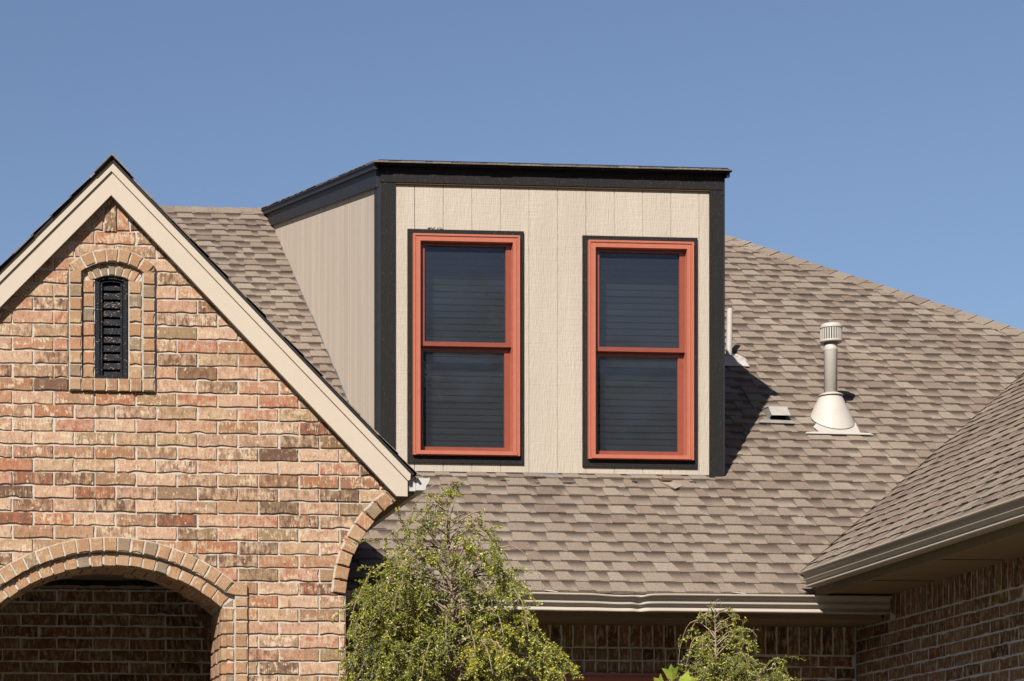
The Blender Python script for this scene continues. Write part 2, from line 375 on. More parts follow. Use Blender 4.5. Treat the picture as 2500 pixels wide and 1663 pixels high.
# arches
AR_CX = XA; AR_CZ = G(269, 1801)[1]; AR0, AR1, AR2, AR3 = 417*SG, (1801-1353)*SG, (1801-1350)*SG, 483*SG
AR_HW = 271*SG; AR_SP = AR_CZ+math.sqrt(AR0**2-AR_HW**2)
LV_CX, LV_CZ = G(150+483*.2551, 580+731*.2551); LS = .2551*SG
LR0, LR1, LR2, LR3 = 366*LS, 484*LS, 492*LS, 608*LS
LV_HW = 160*LS; LV_MID = 288*LS; LV_OUT = 410*LS
LV_ZB = G(272, 925)[1]; LV_ZS = LV_CZ+math.sqrt(LR0**2-LV_HW**2)
rr = random.Random(11)
gw = MB(); OPEN_W = .42
def gable_spans(z0, z1, trim=0):
    zm = z1; zr = (z0+z1)/2
    half = (azr+.02-zr)/KR+.045 if azr+.02 > zr else 0
    s = [(max(XA-half, XWL if z1 < FL[0][1]-.3 else -99), XA+half)] if half > 0 else []
    xl = x_flare(zr)-(.045 if zr > FL[-1][1] else 0)
    if zr < FL[0][1]+.05: s = [(max(a, 2*XA-xl), min(b, xl)) for a, b in s]
    if zr < AR_CZ+AR3-.02:
        # arch: hide the steps inside the ring band
        hw = 0
        if z0 >= AR_SP:
            rm = AR3-.035
            hw = math.sqrt(max(0, rm*rm-(zr-AR_CZ)**2)) if zr-AR_CZ < rm else 0
            hw = min(hw, AR_HW+2*CH-.01)
        else: hw = AR_HW+2*CH-.002
        if hw: s = sub(s, AR_CX-hw, AR_CX+hw)
    if LV_ZB-CH-.01 < zr < LV_CZ+LR3-.02:
        rm = LR3-.03
        hw = LV_OUT+.003 if zr < LV_CZ+math.sqrt(LR3**2-LV_OUT**2) else math.sqrt(max(0, rm*rm-(zr-LV_CZ)**2))
        s = sub(s, LV_CX-hw, LV_CX+hw)
    return [(a, b) for a, b in s if b-a > .01]
ztop_soldier = G(268, 565)[1]
k0 = math.floor((G(0, 1700)[1]-ZC0)/CH)-18
for k in range(k0, 60):
    z0 = ZC0+k*CH; z1 = z0+CH
    if z1 > ztop_soldier+.02: 
        zt = z0; break
    if z1 < 0.1: continue
    course(gw, PG, z0, z1, gable_spans(z0, z1), BL, XA+.03+(0 if k%2 else BL/2), rr)
# apex soldiers
for i in range(-3, 4):
    xc = XA+.0+i*.0765; 
    ht = min(azr+.05-KR*(abs(xc-XA)+.0)+.03, zt+.2)
    if ht > zt+.03: brick(gw, PG, rect(xc-.0765/2+J/2, xc+.0765/2-J/2, zt+J/2-(.012 if i == 0 else 0), ht), .006 if i == 0 else 0, -.03, rr)
# mortar body of the wall, in strips
for k in range(k0-1, 60):
    z0 = ZC0+k*CH; z1 = z0+CH
    if z0 > azr+.1: break
    if z1 < -.1: continue
    sp = gable_spans(z0, z1)
    if z0 >= zt-.001: sp = [(XA-max(0, (azr-z0)/KR), XA+max(0, (azr-z0)/KR))]
    mortar_strip(gw, PG, max(z0, -.05), z1, sp, -.0085, -.12)
# main arch: proud outer ring, recessed inner ring running through the wall
OUTD, IND = .024, -.004
aj = math.atan2(AR_SP-AR_CZ, AR_HW)
ao = math.acos((AR_HW+.078)/AR3*.985)
nout = int(round((math.pi-2*ao)*(AR3+AR2)/2/.0765))
ring(gw, PG, AR_CX, AR_CZ, AR2, AR3, math.pi-ao, ao, nout, OUTD, -.05, rr, 1, .002)
ring_mortar(gw, PG, AR_CX, AR_CZ, AR2, AR3+.004, math.pi-ao, ao, OUTD-.007, -.1)
nin = int(round((math.pi-2*aj)*(AR1+AR0)/2/.0765))
for di, (fa, ba) in enumerate(((IND, -.095), (-.104, -.30), (-.309, -.40))):
    off = 0 if di % 2 == 0 else .5*(math.pi-2*aj)/nin
    ring(gw, PG, AR_CX, AR_CZ, AR0, AR1, math.pi-aj-off*.5, aj+off*.5, nin-(0 if di%2 == 0 else 1), fa, ba, rr, 1, .004)
ring_mortar(gw, PG, AR_CX, AR_CZ, AR0+.008, AR1+.03, math.pi-aj+.06, aj-.06, IND-.006, -OPEN_W)
# jambs either side
for sgn in (1, -1):
    x0 = AR_CX+sgn*AR_HW; x1 = x0+sgn*CH; x2 = x1+sgn*(CH)
    k = k0
    while True:
        z0 = ZC0+k*CH; z1 = z0+CH; k += 1
        if z0 > AR_SP+1.6*CH: break
        if z1 < .1: continue
        if z0 < AR_SP-CH*.4:
            brick(gw, PG, rect(min(x0,x1)+J/2, max(x0,x1)-J/2, z0+J/2, min(z1, AR_SP+.01)-J/2), IND, -.03, rr, 1)
        zz1 = min(z1, AR_CZ+math.sqrt(AR2**2-(AR_HW+CH)**2)+.025)
        if zz1-z0 > .03: brick(gw, PG, rect(min(x1,x2)+J/2, max(x1,x2)-J/2, z0+J/2, zz1-J/2), OUTD-.004, -.03, rr, 1)
    # wedge closers between the jamb heads and the rings
    brick(gw, PG, [(x0+sgn*.002, AR_SP+.006), (x1-sgn*.004, AR_SP+.006), (x1-sgn*.004, AR_SP+.052)][::sgn], IND-.003, -.03, rr, 1, chip=0)
    PJ = Plane((x0, YG, 0), (0, sgn*1, 0), (-sgn, 0, 0))
    for k in range(k0, 60):
        z0 = ZC0+k*CH; z1 = z0+CH
        if z1 < .1: continue
        if z0 > AR_SP-.02: break
        cuts = [(.002, .20), (.209, OPEN_W)] if k % 2 else [(.002, .095), (.104, .31), (.318, OPEN_W)]
        for a, b in cuts:
            if sgn < 0: a, b = -b, -a
            brick(gw, PJ, rect(a, b, z0+J/2, z1-J/2), .0, -.03, rr, 0 if b-a > .12 else 1)
    mx0, mx1 = (x0+sgn*.009, x2)
    gw.box((mx0, YG-IND+.009, 0), (mx1+sgn*.02, YG+OPEN_W, AR_SP+.03), 2)
    gw.box((x1+sgn*.002, YG-OUTD+.012, 0), (x2-sgn*.001, YG+.05, AR_SP+CH*.95), 2)
for sgn in (1, -1):
    x1, x2 = AR_CX+sgn*(AR_HW+CH), AR_CX+sgn*(AR_HW+2*CH); zA = AR_CZ+math.sqrt(AR2**2-(AR_HW+CH)**2)
    E2 = (AR_CX+sgn*AR2*math.cos(ao+.012), AR_CZ+AR2*math.sin(ao+.012)); E2 = (AR_CX+sgn*(AR2*math.cos(ao)+.006), AR_CZ+AR2*math.sin(ao)-.002); E3 = (AR_CX+sgn*(AR3*math.cos(ao)+.004), AR_CZ+AR3*math.sin(ao)-.006)
    o = [E2, (x1, zA+.030), (x2-sgn*.004, zA+.030), (x2-sgn*.004, E3[1]-.01), E3]
    brick(gw, PG, o[::sgn], OUTD-.003, -.03, rr, 1, chip=0)
# louver surround
lo = math.acos(LV_OUT/LR3*.985); lm = math.acos(LV_MID/LR2); li = math.asin((LV_ZS-LV_CZ)/LR0)
ring(gw, PG, LV_CX, LV_CZ, LR2, LR3, math.pi-lo, lo, 7, OUTD, -.05, rr, 1, .002)
ring_mortar(gw, PG, LV_CX, LV_CZ, LR2, LR3+.003, math.pi-lo, lo, OUTD-.007, -.1, n=16)
ring(gw, PG, LV_CX, LV_CZ, LR0, LR1, math.pi-lm-.02, lm+.02, 7, IND, -.08, rr, 1, .003)
ring_mortar(gw, PG, LV_CX, LV_CZ, LR0+.004, LR1+.02, math.pi-lm+.03, lm-.03, IND-.006, -.1, n=16)
for sgn in (1, -1):
    xi, xm, xo = LV_CX+sgn*LV_HW, LV_CX+sgn*LV_MID, LV_CX+sgn*LV_OUT
    zt_in = LV_CZ+math.sqrt(LR0**2-LV_HW**2); zt_out = LV_CZ+math.sqrt(LR2**2-LV_MID**2)
    z = LV_ZB-.001; n = 7; hh = (zt_in-z)/n
    for i in range(n): brick(gw, PG, rect(min(xi,xm)+J/2, max(xi,xm)-J/2, z+i*hh+J/2, z+(i+1)*hh-J/2), IND, -.08, rr, 1)
    z2 = LV_ZB-.074
    n = 9; h2 = (zt_out-z2)/n
    for i in range(n): brick(gw, PG, rect(min(xm,xo)+J/2, max(xm,xo)-J/2, z2+i*h2+J/2, z2+(i+1)*h2-J/2), OUTD, -.05, rr, 1)
    gw.box((min(xi,xm)+.001, YG-IND+.009, z2), (max(xi,xm), YG+.1, zt_in+.02), 2)
    gw.box((min(xm,xo)+.001, YG-OUTD+.009, z2+.002), (max(xm,xo)-.001, YG+.1, zt_out+.01), 2)
for sgn in (1, -1):
    zo = LV_CZ+math.sqrt(LR2**2-LV_MID**2)+.003
    e2 = (LV_CX+sgn*(LR2*math.cos(lo)+.006), LV_CZ+LR2*math.sin(lo)-.001); e3 = (LV_CX+sgn*(LR3*math.cos(lo)+.004), LV_CZ+LR3*math.sin(lo)-.004)
    o = [(LV_CX+sgn*(LV_MID+.004), zo), (LV_CX+sgn*(LV_OUT-.004), zo), (LV_CX+sgn*(LV_OUT-.004), e3[1]-.006), e3, e2]
    brick(gw, PG, o[::sgn], OUTD-.002, -.03, rr, 1, chip=0)
for i in range(5):
    xx = LV_CX-LV_MID+i*(2*LV_MID/5); brick(gw, PG, rect(xx+J/2, xx+2*LV_MID/5-J/2, LV_ZB-.072, LV_ZB-J/2+.002), OUTD-.002, -.05, rr, 1)
gw.box((LV_CX-LV_MID+.002, YG-OUTD+.011, LV_ZB-.072), (LV_CX+LV_MID-.002, YG+.1, LV_ZB-.002), 2)
# edging bricks along the flares
for sgn in (1, -1):
    pts = [(XA+sgn*(x-XA), z) for x, z in FL]; seg = []; tot = 0
    for a, b in zip(pts, pts[1:]): L = math.hypot(b[0]-a[0], b[1]-a[1]); seg.append((tot, L, a, b)); tot += L
    nb = int(round(tot/.0765))
    def at_len(s_):
        for t0_, L, a, b in seg:
            if s_ <= t0_+L+1e-6:
                u = (s_-t0_)/L; return (a[0]+(b[0]-a[0])*u, a[1]+(b[1]-a[1])*u)
        return pts[-1]
    def nrm(s_):
        a, b = at_len(max(0, s_-.05)), at_len(min(tot, s_+.05)); L = math.hypot(b[0]-a[0], b[1]-a[1])
        return (sgn*(b[1]-a[1])/L, -sgn*(b[0]-a[0])/L)
    for i in range(nb):
        s0, s1 = tot*i/nb+J/2, tot*(i+1)/nb-J/2; a, b = at_len(s0), at_len(s1); na, nb_ = nrm(s0), nrm(s1); W = .078
        j0 = rr.gauss(0, .003)
        o = [(a[0]-na[0]*j0, a[1]-na[1]*j0), (b[0]-nb_[0]*j0, b[1]-nb_[1]*j0), (b[0]+nb_[0]*W, b[1]+nb_[1]*W), (a[0]+na[0]*W, a[1]+na[1]*W)]
        if sgn > 0: o = o[::-1]
        A = sum(p[0]*q[1]-q[0]*p[1] for p, q in zip(o, o[1:]+o[:1]))
        if A < 0: o = o[::-1]
        brick(gw, PG, o, .012, -.10, rr, 1)
        o2 = [(p[0], p[1]) for p in (a, b)] 
        q = [PG(a[0]+na[0]*.006, a[1]+na[1]*.006, .002), PG(b[0]+nb_[0]*.006, b[1]+nb_[1]*.006, .002), PG(b[0]+nb_[0]*(W+.01), b[1]+nb_[1]*(W+.01), .002), PG(a[0]+na[0]*(W+.01), a[1]+na[1]*(W+.01), .002)]
        gw.prism(q, (0, .1, 0), 2)
gable_wall = gw.build('gable_wall', [BRICK, HEADER, MORTAR], HOUSE)
# louver vent in the gable
def arch_pts(cx, hw, zb, zs, r, n=14):
    rise = r-math.sqrt(max(r*r-hw*hw, 0)); cz = zs+rise-r
    a0 = math.asin(min(1, hw/r)); p = [(cx-hw, zb)]
    for i in range(n+1):
        a = -a0+2*a0*i/n; p.append((cx+r*math.sin(a), cz+r*math.cos(a)))
    p.append((cx+hw, zb)); return p
def arch_frame(mb, P, cx, hw, zb, zs, r, t, d, back, tb=None, mat=0, col=(0,0,0,1)):
    tb = t if tb is None else tb
    o = arch_pts(cx, hw, zb, zs, r); i_ = arch_pts(cx, hw-t, zb+tb, zs-t*.1, max(r-t, hw-t+.001))
    n = len(o)
    fo, fi, bo, bi = (mb.add([P(x, z, q) for x, z in pp]) for pp, q in ((o, d), (i_, d), (o, back), (i_, back)))
    for k in range(n):
        j = (k+1)%n
        mb.face([fo[k], fi[k], fi[j], fo[j]], mat, col); mb.face([fi[k], bi[k], bi[j], fi[j]], mat, col)
        mb.face([fo[k], fo[j], bo[j], bo[k]], mat, col)
lv = empty('louver_vent', PG(LV_CX, LV_ZB, -.03), 'arched black louver vent with peeling paint in a header brick surround', None, HOUSE)
m_ = MB(); hwf = LV_HW-.006
arch_frame(m_, PG, LV_CX, hwf, LV_ZB+.003, LV_ZS-.004, LR0, .021, -.022, -.10, col=(.1,0,0,1))
arch_frame(m_, PG, LV_CX, hwf-.019, LV_ZB+.006, LV_ZS-.010, LR0-.02, .012, -.036, -.10)
arch_frame(m_, PG, LV_CX, hwf-.029, LV_ZB+.012, LV_ZS-.014, LR0-.03, .008, -.028, -.10, col=(.2,0,0,1))
m_.build('louver_frame', PEEL, lv)
m_ = MB(); zz = LV_ZB+.03; npitch = 11; top = LV_CZ+LR0-.06
for i in range(npitch):
    z = zz+(top-zz)*i/(npitch-1)-.01; hw = hwf-.033; cc = (.35 if i in (1,2,4,7,8) else .15, 0, 0, 1)
    m_.prism([PG(LV_CX-hw, z, -.045), PG(LV_CX+hw, z, -.045), PG(LV_CX+hw, z+.03, -.05), PG(LV_CX-hw, z+.03, -.05)], (0, .006, 0), 0, cc)
    m_.prism([PG(LV_CX-hw, z, -.045), PG(LV_CX+hw, z, -.045), PG(LV_CX+hw, z+.035, -.085), PG(LV_CX-hw, z+.035, -.085)], (0, 0, -.006), 0, cc)
m_.build('louver_slat', PEEL, lv)
m_ = MB(); m_.box((LV_CX-LV_HW-.02, YG+.101, LV_ZB-.05), (LV_CX+LV_HW+.02, YG+.115, LV_CZ+LR0+.05)); m_.build('backing', DARK, lv)
# ---------------------------------------------------------------- gable roof, rakes, gutter
YR0 = YG-.055                                 # outer face of the rake board
a1 = atY(269, 417, YR0); a0 = atY(269, 476, YR0); a2 = atY(269, 392, YR0-.012)
for q in (a0, a1, a2): q.x = XA
b1 = atY(995, 1172, YR0); b0 = atY(968, 1211, YR0); bb = atY(995, 1212, YR0)
c0 = atY(1001, 1172, YR0-.012); c1 = atY(1003.6, 1155, YR0-.012)
for sgn in (1, -1):
    mx = lambda p, q=XA: Vector((q+sgn*(p.x-q), p.y, p.z))
    m_ = MB(); m_.prism([mx(a0), mx(b0), mx(bb), mx(b1), mx(a1)], (0, .03, 0)); m_.build('rake_board', BEIGE, HOUSE)
    m_ = MB(); dz = .008; z = Vector((0, 0, dz))
    m_.prism([mx(Vector((XA, YR0-.012, a1.z-.004))), mx(Vector((b1.x, YR0-.012, b1.z-.004))), mx(c0), mx(c1), mx(Vector((XA, YR0-.012, a2.z)))], (0, .042, 0)); m_.build('rake_trim', BEIGE, HOUSE)
KG = (a2.z-c1.z)/(c1.x-a2.x); LG = math.hypot(1, KG)
def clip(poly, a, b, c):
    """keep a*u+b*v<=c"""
    out = []
    for i in range(len(poly)):
        p, q = poly[i], poly[(i+1)%len(poly)]; dp = a*p[0]+b*p[1]-c; dq = a*q[0]+b*q[1]-c
        if dp <= 0: out.append(p)
        if (dp < 0 < dq) or (dq < 0 < dp):
            t = dp/(dp-dq); out.append((p[0]+(q[0]-p[0])*t, p[1]+(q[1]-p[1])*t))
    return out
def shingles(mb, O, U, V, N, e, u0, u1, rows, clips, rr, hole=None, edge=None, dark=1.0, hs=1.0):
    O, U, V, N = Vector(O), Vector(U), Vector(V), Vector(N)
    for i in range(rows):
        v0 = i*e; cl = clips(i, v0) if callable(clips) else clips
        wob = [rr.gauss(0, .0022) for _ in range(400)]
        eo = edge(i) if edge else 0
        cl = list(cl)+[(1, 0, u1+(edge(i) if edge else 0))]
        def piece(poly, hb, ht, col, va):
            for c in cl:
                if len(poly) < 3: return
                poly = clip(poly, *c)
            if len(poly) < 3: return
            if hole and hole(poly): return
            def hgt(p): t = (p[1]-v0)/e; return (hb+(ht-hb)*t)*hs
            top = [O+U*p[0]+V*(p[1])+N*hgt(p) for p in poly]; bot = [O+U*p[0]+V*p[1]+N*(-.003) for p in poly]
            a = mb.add(top); b = mb.add(bot); uv = [(p[0], (p[1]-v0)/e) for p in poly]; n = len(a)
            mb.face(a, 0, col, uv)
            for k in range(n): mb.face([a[k], b[k], b[(k+1)%n], a[(k+1)%n]], 0, (col[0], 0, col[2], 1), [uv[k], uv[k], uv[(k+1)%n], uv[(k+1)%n]])
        u = u0+eo-rr.uniform(0, .9)
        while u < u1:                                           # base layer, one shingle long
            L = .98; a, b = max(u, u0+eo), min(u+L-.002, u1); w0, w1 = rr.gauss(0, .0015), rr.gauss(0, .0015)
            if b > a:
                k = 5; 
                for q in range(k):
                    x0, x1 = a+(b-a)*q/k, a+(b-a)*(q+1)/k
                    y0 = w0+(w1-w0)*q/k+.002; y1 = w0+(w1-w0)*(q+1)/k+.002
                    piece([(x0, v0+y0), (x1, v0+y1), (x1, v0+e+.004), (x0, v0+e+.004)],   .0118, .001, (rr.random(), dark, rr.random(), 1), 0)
            u += L
        u = u0+eo-rr.uniform(0, .3)
        while u < u1:                                           # dragon tooth tabs
            wd = rr.choice((.075, .10, .12, .135, .15, .17))*rr.uniform(.9, 1.1); gap = rr.choice((.05, .075, .095, .12, .14))*rr.uniform(.85, 1.15); s = rr.uniform(.004, .014)
            jt = rr.gauss(0, .0018); lift = abs(rr.gauss(0, .0012)); j2 = rr.gauss(0, .001)
            piece([(max(u-s, u0+eo), v0+jt), (u+wd+s, v0+jt+j2), (u+wd-s, v0+e+.004), (max(u+s, u0+eo), v0+e+.004)] if u+wd > u0+eo+.02 else [], .0178+lift, .0055, (rr.random(), 0, rr.random(), 1), 1)
            u += wd+gap
EXP = .1472
rr = random.Random(5)
ytop = YR0-.034
for sgn in (1, -1):
    # deck
    apex = Vector((XA, ytop, a2.z+.004)); eave = Vector((XA+sgn*(c1.x-XA+.014), ytop, c1.z+.004-KG*.014))
    V = (apex-eave); Lr = V.length; V.normalize(); U = Vector((0, 1, 0)); N = Vector((sgn*KG, 0, 1)).normalized()
    m_ = MB()
    def deck(off0, off1, y0, y1):
        p = [eave+N*off0, apex+Vector((0,0,off0*LG)), apex+Vector((0,0,off1*LG)), eave+N*off1]
        q = [Vector((k.x, y0, k.z)) for k in p]; m_.prism(q, (0, y1-y0, 0), 1)
    deck(-.006, .009, ytop+.012, 18.6 if sgn > 0 else 18.6)
    nrow = int(Lr/EXP)+1
    shingles(m_, eave+N*.010-V*.01, U, V, N, Lr/int(Lr/EXP), 0, 4.6, int(Lr/EXP), [(0, 1, Lr+.01)], rr, edge=lambda i: rr.uniform(-.004, .008), hs=.5)
    m_.build('gable_roof', [SHINGLE, BLACKS], HOUSE)
# ridge caps of the gable
m_ = MB(); y = ytop-.01
while y < 18.5:
    for sgn in (1, -1):
        q = [Vector((XA, y, a2.z+.024)), Vector((XA+sgn*.10, y, a2.z+.024-KG*.10)), Vector((XA+sgn*.10, y+.16, a2.z+.018-KG*.10)), Vector((XA, y+.16, a2.z+.018))]
        m_.prism(q, (0, 0, .008), 0, (R.random(), 0, R.random(), 1))
    y += .147
m_.build('ridge_cap', SHINGLE, HOUSE)
# K-style gutter profile: o outward, h up from the bottom
KP = [(0, 0), (.070, 0), (.087, .001), (.088, .006), (.078, .009), (.066, .030), (.076, .046), (.096, .049), (.097, .055), (.086, .059), (.086, .078), (.096, .093), (.117, .095), (.1235, .098), (.125, .103), (.121, .108), (.112, .109), (.110, .104), (.006, .104), (.006, .112), (0, .112)]
gx = atY(1012, 1163, YG).x; gz1 = atY(1030, 1166, YG).z; gz0 = atY(1030, 1199, YG).z
ZGG = gz0; XGE = gx
def gutter(parent, path, mat, scale=1.0):
    m_ = MB(); m_.sweep([(o*scale, h*scale) for o, h in KP], path); return m_.build('gutter', mat, parent)
sc_g = (gz1-gz0)/.108
gt = gutter(HOUSE, [(Vector((XGE, y, ZGG)), Vector((1, 0, 0)), Vector((0, 0, 1))) for y in (YG-.03, YG+.3, YG+1, 15.9)], GREIGE, sc_g*.93)
m_ = MB(); m_.prism([Vector((XGE-.001+o*sc_g, YG-.034, ZGG-.001+h*sc_g)) for o, h in ((0, 0), (.074, 0), (.084, .013), (.082, .034), (.097, .05), (.112, .08), (.112, .094), (0, .094))], (0, .006, 0)); 
m_.build('end_cap', WHITE, gt)
# fascia and soffit of the gable eaves, return at the end
fx0, fx1 = b1.x+.002, XGE-.002
m_ = MB(); m_.box((fx0+.004, YG-.03, ZGG-.006), (fx1, YG-.0, c1.z-.01)); m_.build('fascia_return', WHITE, HOUSE)
for sgn in (1, -1):
    xs = lambda x: XA+sgn*(x-XA)
    m_ = MB(); m_.box((xs(fx0), YG+.002, ZGG-.02), (xs(fx1), 15.9, c1.z-.02)); m_.build('fascia', SOFFIT, HOUSE)
    m_ = MB(); m_.box((xs(XWR-.05), YG+.09, ZGG-.012), (xs(fx0-.001), 15.95, ZGG-.0)); m_.build('soffit', SOFFIT, HOUSE)
for x, dx in ((XWR-.01, -.2), (XWL+.01, .2)):
    m_ = MB(); m_.box((x, YG+.12, 0), (x+dx, 16.2, ZGG-.013)); m_.build('porch_side_wall', MORTAR, HOUSE)
m_ = MB(); m_.box((XWL+.2, YG+.121, AR_CZ+AR0+.10), (XWR-.21, YW-.02, AR_CZ+AR0+.13)); m_.build('porch_ceiling', CEIL, HOUSE)
m_ = MB(); m_.box((XWL-.1, YG-.5, 0), (XWR+.1, YW+.1, .16)); m_.build('porch_floor', CONC, HOUSE)
# ---------------------------------------------------------------- main wall and wing wall
PM = Plane((0, YW, 0), (1, 0, 0), (0, -1, 0))
XC = atY(2090, 1540, YW).x                    # corner where the wing wall starts
XML = -3.35
def M(x, y): q = atY(x, y, YW); return q.x, q.z
zs1 = M(1950, 1513)[1]; zs0 = M(1950, 1601)[1]
wx0, wx1 = M(1340, 1640)[0], M(1806, 1640)[0]; wzt = M(1580, 1645)[1]; zs0w = M(1500, 1582)[1]
rr = random.Random(23); mw = MB(); SOL = .0765
n = int((XC-(2.2))/SOL)
for i in range(n):
    x = XC-.004-(i+1)*SOL; zb_ = zs0w if wx0-.02 < x+SOL/2 < wx1 else zs0
    brick(mw, PM, rect(x+J/2, x+SOL-J/2, zb_+J/2, zs1), 0, -.03, rr, 0, mat=0)
hdrh = (zs0w-wzt)/2
i = 0; x = wx0
while x+.078 < wx1+.01:
    for q in (0, 1): brick(mw, PM, rect(x+.006, x+.0785-.004, wzt+q*hdrh+J/2, wzt+(q+1)*hdrh-J/2), .004, -.08, rr, 1)
    x += .0785
WZB = wzt-1.55; k = 0; z1 = zs0
while z1 > .1:
    z0 = z1-CH; sp = [(XML, XC-.004)]
    if z1 > WZB: sp = sub(sp, wx0+.01 if z0 < wzt else wx0, wx1-.01 if z0 < wzt else wx1)
    course(mw, PM, z0, z1, sp, BL, XC-.02+(BL/2 if k%2 else 0), rr); z1 = z0; k += 1
# porch back wall courses above the soldier line
z1 = zs0; k = 1
while z1 < AR_CZ+AR0+.1:
    course(mw, PM, z1, z1+CH, [(XWL+.2, 2.85)], BL, XC-.02+(BL/2 if k%2 else 0), rr); z1 += CH; k += 1
mortar_strip(mw, PM, 0, wzt-1.55, [(XML, XC)], -.003, -.2); mortar_strip(mw, PM, wzt-1.55, wzt, sub([(XML, XC)], wx0+.012, wx1-.012), -.003, -.2)
mortar_strip(mw, PM, wzt, zs1+.02, [(XML, XC)], -.003, -.2); mortar_strip(mw, PM, zs1+.02, AR_CZ+AR0+.1, [(XML, 2.9)], -.003, -.2)
mw.build('front_wall', [BRICK_SHADE, BRICK_SHADE, MORTAR2], HOUSE)
# wing wall faces -X
PWg = Plane((XC, YW, 0), (0, -1, 0), (-1, 0, 0))
wtop = atX(2100, 1511, XC)
# soldier top line from the photograph: (2171,1517) is the soldier bottom, (2500,1395) near the top
sb = atX(2171, 1517, XC).z; st_ = sb+.235
YF = 9.6
ww = MB(); rr = random.Random(31); Lw = YW-YF
for i in range(int(Lw/SOL)):
    a = i*SOL; brick(ww, PWg, rect(a+J/2, a+SOL-J/2, sb+J/2, st_), 0, -.03, rr, 0)
z1 = sb; k = 0
while z1 > .1:
    course(ww, PWg, z1-CH, z1, [(.0, Lw)], BL, .04+(BL/2 if k%2 else 0), rr); z1 -= CH; k += 1
mortar_strip(ww, PWg, 0, st_+.02, [(-.2, Lw)], -.003, -.2)
ww.build('wing_wall', [BRICK_SHADE, BRICK_SHADE, MORTAR2], HOUSE)
# closing walls of the rest of the house
XR2 = 13.0
m_ = MB()
m_.box((XC+.2, YF, 0), (XR2, YF+.2, sb+.2)); m_.box((XR2-.2, YF+.2, 0), (XR2, 27.3, sb+.2)); m_.box((XML, 27.1, 0), (XR2-.2, 27.3, sb)); m_.box((XML, YW+.2, 0), (XML+.2, 27.1, zs1+.02))
m_.build('rear_wall', MORTAR, HOUSE)
# ---------------------------------------------------------------- main roof
ct, st = 1/math.hypot(1, T), T/math.hypot(1, T)
U = Vector((1, 0, 0)); V = Vector((0, ct, st)); N = Vector((0, -st, ct))
RT = on_roof(520, 512); YRG = RT.y; ZRG = RT.z
hip = on_roof(1762, 577); hip2 = on_roof(2500, 815); HK = (hip.y-hip2.y)/(hip2.x-hip.x); XRR = hip.x-(YRG-hip.y)/HK        # right end of the ridge
XRL = on_roof(385, 509).x
O = Vector((0, YE-.02, zroof(YE-.02))); Ls = (YRG-(YE-.02))/ct; rows = round(Ls/EXP); e = Ls/rows
def vY(Y): return (Y-(YE-.02))/ct
XD0 = atY(923, 800, YD).x; XD1 = atY(1761, 800, YD).x
rr = random.Random(3)
# clips in (u, v): right hip u - XRR <= (Ls - v)*ct ; left hip XRL - u <= (Ls-v)*ct ; valley u - XWING <= (v - vW)*ct
vW = vY(WC.y)
def clips(i, v0):
    c = [(HK, ct, XRR*HK+Ls*ct), (-1, ct, -XRL+Ls*ct), (0, 1, Ls)]
    if v0 >= vW-e*.6: c.append((1, -ct, XWING-vW*ct-.008))
    else: c.append((1, 0, XC-.1))
    return c
m_ = MB(); vd = vY(YD)
def inside_dormer(poly): return all(XD0+.02 < p[0] < XD1-.02 and p[1] > vd+.06 for p in poly)
shingles(m_, O+N*.004, U, V, N, e, XML-.5, 10.5, rows, clips, rr, hole=inside_dormer)
# deck below, and the hidden slopes
def pt(x, Y, dz=-.012): return Vector((x, Y, zroof(Y)+dz))
XEL = XRL-(YRG-YE); HX = XRR+(YRG-19.15)
XH = XRR+(YRG-0)-0
# valley and hip meet
am = (HK*(XRR-XWING)+YRG-WC.y)/(1+HK); VM = Vector((XWING+am, WC.y+am, ZWING+T*am))
m_.poly([pt(XEL, YE), pt(XC-.05, YE), pt(XC-.05, WC.y-.02), pt(XWING, WC.y), VM-Vector((0,0,.012)), pt(XRR, YRG), pt(XRL, YRG)], 1)
YBK = 2*YRG-YE
XER = XRR+(ZRG-ZWING)/T
m_.poly([Vector((XRL, YRG, ZRG-.01)), Vector((XRR, YRG, ZRG-.01)), Vector((XER, YBK, ZE)), Vector((XEL, YBK, ZE))], 0, (.3,0,.5,1))
m_.poly([Vector((XRL, YRG, ZRG-.01)), Vector((XEL, YBK, ZE)), Vector((XEL, YE, ZE-.01))], 0, (.3,0,.5,1))
m_.poly([Vector((XRR, YRG, ZRG-.01)), VM-Vector((0,0,.01)), Vector((VM.x, YF-.5, VM.z-.01)), Vector((XER, YF-.5, ZWING)), Vector((XER, YBK, ZE))], 0, (.3,0,.5,1))
# scuffed tar patches and a slipped tab just below the dormer
for px, py, a_, b_ in ((1322,1184,.05,.010),(1385,1184,.055,.014),(1549,1182,.035,.010),(1230,1178,.04,.006),(1640,1170,.02,.01),(1690,1182,.03,.008),(1318,1171,.05,.006)):
    q = on_roof(px, py)+N*.0145; pp = []
    for k in range(14):
        t = 2*math.pi*k/14; f = R.uniform(.4, 1.15); pp.append(q+U*a_*f*math.cos(t)+V*b_*f*math.sin(t)*1.3)
    m_.prism(pp, N*.0015, 1)
q = on_roof(1627, 1176)+N*.016; m_.prism([q-U*.035-V*.02, q+U*.035-V*.02, q+U*.03+V*.035, q-U*.03+V*.035], N*.002, 2)
q = on_roof(1642, 1193)+N*.018; m_.prism([q-V*.055, q+U*.075+V*.0, q+U*.03+V*.045, q-U*.07+V*.05], N*.008, 0, (.9, 0, .2, 1))
roof = m_.build('main_roof', [SHINGLE, BLACKS, SEALT], HOUSE)
